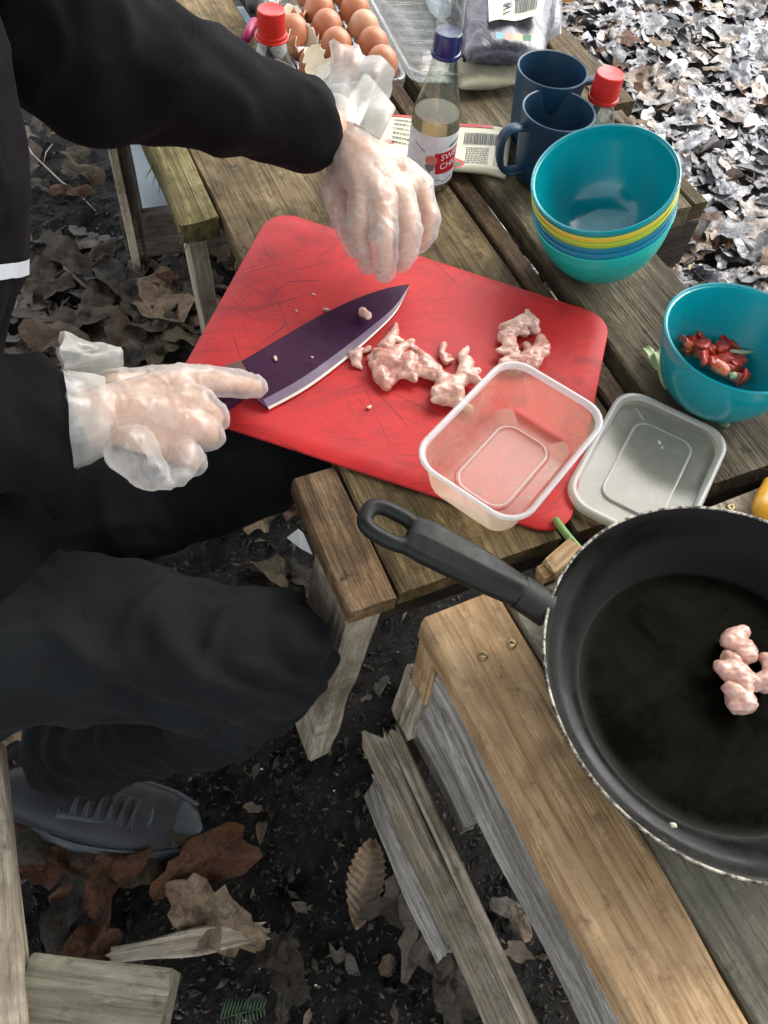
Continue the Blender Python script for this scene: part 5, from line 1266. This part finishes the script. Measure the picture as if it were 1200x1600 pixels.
# shoes
M['shoe'] = (lambda b: b.done(b.bsdf(b.ramp(b.noise(b.coord('Object'), 24, 6, .7), [(.35, (.010, .012, .013)), (.6, (.022, .025, .027)), (.8, (.10, .11, .115))]), .6, b.bump(b.noise(b.coord('Object'), 190, 3), .5, .0015))))(NB('shoe_leather'))
M['sole'] = plastic('grey_sole', (.055, .064, .066), .55, var=.3); M['lace'] = plastic('dark_lace', (.035, .038, .042), .8); M['sole2'] = plastic('dark_overlay', (.05, .057, .062), .5)
def shoe(heel, toe, parent):
    heel, toe = V3(heel), V3(toe); L = (toe-heel).length; t = (toe-heel).normalized(); s = V3((0, 0, 1)).cross(t).normalized(); u = V3((0, 0, 1))
    def W(f): return .033+.013*math.sin(min(1, f*1.15)*PI*.9)**1.2*(1 if f > .3 else .8)-(.0 if f < .86 else (f-.86)**2*1.0)
    def ring(f, y0, y1, k0, k1, n=20):
        P = []
        for k in range(n):
            a = 2*PI*k/n; P.append((math.cos(a), math.sin(a)))
        return P
    def sect(f, top, wsc, z0, n=22):
        e = min(1, math.sqrt(max(0, 1-((abs(f-.5)-.34)/.16)**2)) if abs(f-.5) > .34 else 1); out = []
        for k in range(n):
            a = 2*PI*k/n; x, z = math.cos(a), math.sin(a); x = math.copysign(abs(x)**.7, x); z = math.copysign(abs(z)**.8, z)
            out.append(heel+t*L*f+s*x*W(f)*wsc*max(e, .12)+u*(z0+(top-z0)*(z*.5+.5)))
        return out
    fr = [0, .02, .06, .14, .25, .4, .55, .7, .82, .9, .96, .99, 1.0]
    rings_ = [[tuple(p) for p in sect(f, .026+.006*(f > .8), 1.16, .0)] for f in fr]; V, Fs = loft(rings_, Matrix.Identity(4)); so_ = add('shoe_sole', V, Fs, M['sole'], parent=parent)
    def top(f): return .075 if f < .35 else (.075-(f-.35)*.09 if f < .75 else .039-(f-.75)*.06)
    rings_ = [[tuple(p) for p in sect(f, top(f), .98, .018)] for f in fr]; V, Fs = loft(rings_, Matrix.Identity(4)); up_ = add('shoe_upper', V, Fs, M['shoe'], parent=parent)
    for k in range(6):
        f = .40+.052*k; zt = top(f); V, Fs = tube([heel+t*L*f+s*-.019+u*(zt-.003), heel+t*L*(f+.012)+u*(zt+.0035), heel+t*L*(f+.02)+s*.019+u*(zt-.003)], .0024, 6); add('lace', V, Fs, M['lace'], parent=parent)
        V, Fs = tube([heel+t*L*f+s*.019+u*(zt-.003), heel+t*L*(f+.012)+u*(zt+.0025), heel+t*L*(f+.02)+s*-.019+u*(zt-.003)], .0024, 6); add('lace', V, Fs, M['lace'], parent=parent)
    for q in (-1, 1):
        P_ = ccurve([heel+t*L*(.34+.07*i_)+s*q*(.021-.001*i_)+u*(top(.34+.07*i_)-.0035) for i_ in range(6)], 14); V, Fs = tube(P_, .006, 8, .45); add('eyestay', V, Fs, M['sole2'], parent=parent)
        P_ = ccurve([heel+t*L*(.30+.13*i_)+s*q*(W(.30+.13*i_)*1.0)+u*(.032-.001*i_) for i_ in range(6)], 16); V, Fs = tube(P_, .0026, 8); add('side_seam', V, Fs, M['sole2'], parent=parent)
    V, Fs = tube([heel+t*L*.72+s*-.04+u*.022, heel+t*L*.74+s*-.025+u*(top(.73)-.004), heel+t*L*.75+u*(top(.75)+.001), heel+t*L*.74+s*.025+u*(top(.73)-.004), heel+t*L*.72+s*.04+u*.022], .003, 6, .5); add('toe_seam', V, Fs, M['sole'], parent=parent)
hR = A(8, 1240, .03); hT = A(318, 1300, .015)
hT.z = 0.008; hR.z = 0.012
shoe(hR, hT, person)
shoe(V3((-.16, .90, .006)), V3((.09, .86, .006)), person)

# ------------------------------------------------------------------ small things on the ground
M['bark'] = plastic('twig_bark', (.10, .085, .06), .8, var=.4); M['scrap_white'] = plastic('white_paper', (.72, .74, .72), .6)
V, Fs = tube([A(22, 182, .012), A(50, 240, .02), A(95, 283, .014), (A(120, 300, .012)), A(150, 330, .01)], [.0012, .0018, .002, .0016, .001], 6)
o = add('twig', V, Fs, plastic('pale_twig', (.35, .31, .25), .7)); tag(o, 'long thin pale twig on the mud at the upper left', 'twig')
V, Fs = tube([A(82, 225, .012), A(72, 238, .012), A(68, 255, .010)], [.001, .0014, .0008], 6)
o = add('twig', V, Fs, plastic('pale_twig2', (.35, .31, .25), .7)); tag(o, 'short pale twig beside the long one at the upper left', 'twig')
V, Fs = tube([A(100, 418, .03), A(130, 445, .022), A(163, 468, .012)], [.003, .0032, .0022], 7); o = add('twig', V, Fs, M['bark']); tag(o, 'dark twig among the brown leaves left of the chopping board', 'twig')
pz = .035
V = [A(448, 840, pz), A(466, 826, pz+.012), A(474, 833, pz+.014), A(488, 866, pz), A(470, 857, pz-.004)]; V += [v-V3((0, 0, .001)) for v in V]
o = add('paper_scrap', V, [(0, 4, 3, 2, 1), (5, 6, 7, 8, 9)]+[(i, (i+1) % 5, 5+(i+1) % 5, 5+i) for i in range(5)], M['scrap_white'], smooth=False); tag(o, 'torn white paper scrap on the mud beside the table corner', 'paper scrap')
Mx = frame(A(178, 1506, .030), A(382, 1474, .030)-A(178, 1506, .030)); bs = thing('broken_board', 'split pale strip of board lying in the mud below the shoe', 'board', tuple(A(178, 1506, .0)))
plank('board', .175, .020, .012, Mx, M['pale'], bs, seg=16, jit=.004, ragged=(.008, .01))
M['fern'] = plastic('fern_green', (.035, .085, .03), .6, var=.3)
fs_ = []
p0, p1 = A(345, 1592, .02), A(412, 1574, .03)
fs_.append(tube([p0, p0.lerp(p1, .5)+V3((0, 0, .006)), p1], .0008, 5))
for i in range(13):
    q = p0.lerp(p1, i/12)+V3((0, 0, .004))
    for s in (-1, 1): d = V3((.25, s, .15)).normalized()*(.022*(1-.6*i/12)); fs_.append(tube([q, q+d*.5, q+d], [.0006, .0012, .0003], 4, .4))
V, Fs = merge(fs_); o = add('fern_sprig', V, Fs, M['fern']); tag(o, 'small green fern sprig on the mud at the bottom edge', 'fern')
db = []
M['debris'] = leaf_mat('debris', [(0, (.012, .010, .008)), (.5, (.035, .027, .018)), (.85, (.08, .06, .035)), (1, (.16, .13, .09))], 'lv', (.4, .8), .3)
dv, df, dl_ = [], [], []
for i in range(9000):
    px, py = (random.uniform(-40, 1000), random.uniform(760, 1640)) if i % 3 else (random.uniform(-60, 460), random.uniform(120, 800))
    p = at(px, py, 0.0); q = mudh(p[0], p[1]); r = random.uniform(.0012, .0045)*(1 if random.random() < .93 else 2.2)
    if -.1 > p[1]: continue
    e = Matrix.Rotation(random.uniform(0, 6.3), 3, 'Z') @ Matrix.Rotation(random.gauss(0, .5), 3, 'X'); b0 = len(dv); rv_ = random.random()
    for vx in ((-1, -.4, 0), (.2, -.8, .3), (1.1, 0, 0), (.1, .7, .1), (0, 0, .7), (-.2, .1, -.4)):
        v_ = e @ Vector((vx[0]*r*1.3, vx[1]*r*random.uniform(.6, 1.1), vx[2]*r*.9)); dv.append((p[0]+v_.x, p[1]+v_.y, q+.001+v_.z)); dl_.append(rv_)
    df += [(b0, b0+1, b0+4), (b0+1, b0+2, b0+4), (b0+2, b0+3, b0+4), (b0+3, b0, b0+4), (b0+1, b0, b0+5), (b0+2, b0+1, b0+5), (b0+3, b0+2, b0+5), (b0, b0+3, b0+5)]
o = add('soil_crumbs', dv, df, M['debris'], parent=ground, kind='stuff', smooth=False)
a_ = o.data.attributes.new('lv', 'FLOAT', 'POINT'); a_.data.foreach_set('value', np.array(dl_, dtype=np.float32))
cr_ = []
for i in range(24):
    px, py = random.choice([(random.uniform(380, 640), random.uniform(1180, 1560)), (random.uniform(60, 330), random.uniform(300, 560)), (random.uniform(380, 500), random.uniform(1450, 1600))])
    p = A(px, py, .012); r = random.uniform(.0006, .0015); V, Fs = capsule(p, p+V3((r, 0, 0)), r, r*.8, 6, 2); cr_.append((V, Fs))
V, Fs = merge(cr_); add('crumbs', V, Fs, plastic('pale_crumb', (.6, .57, .48), .6), parent=ground, kind='stuff')
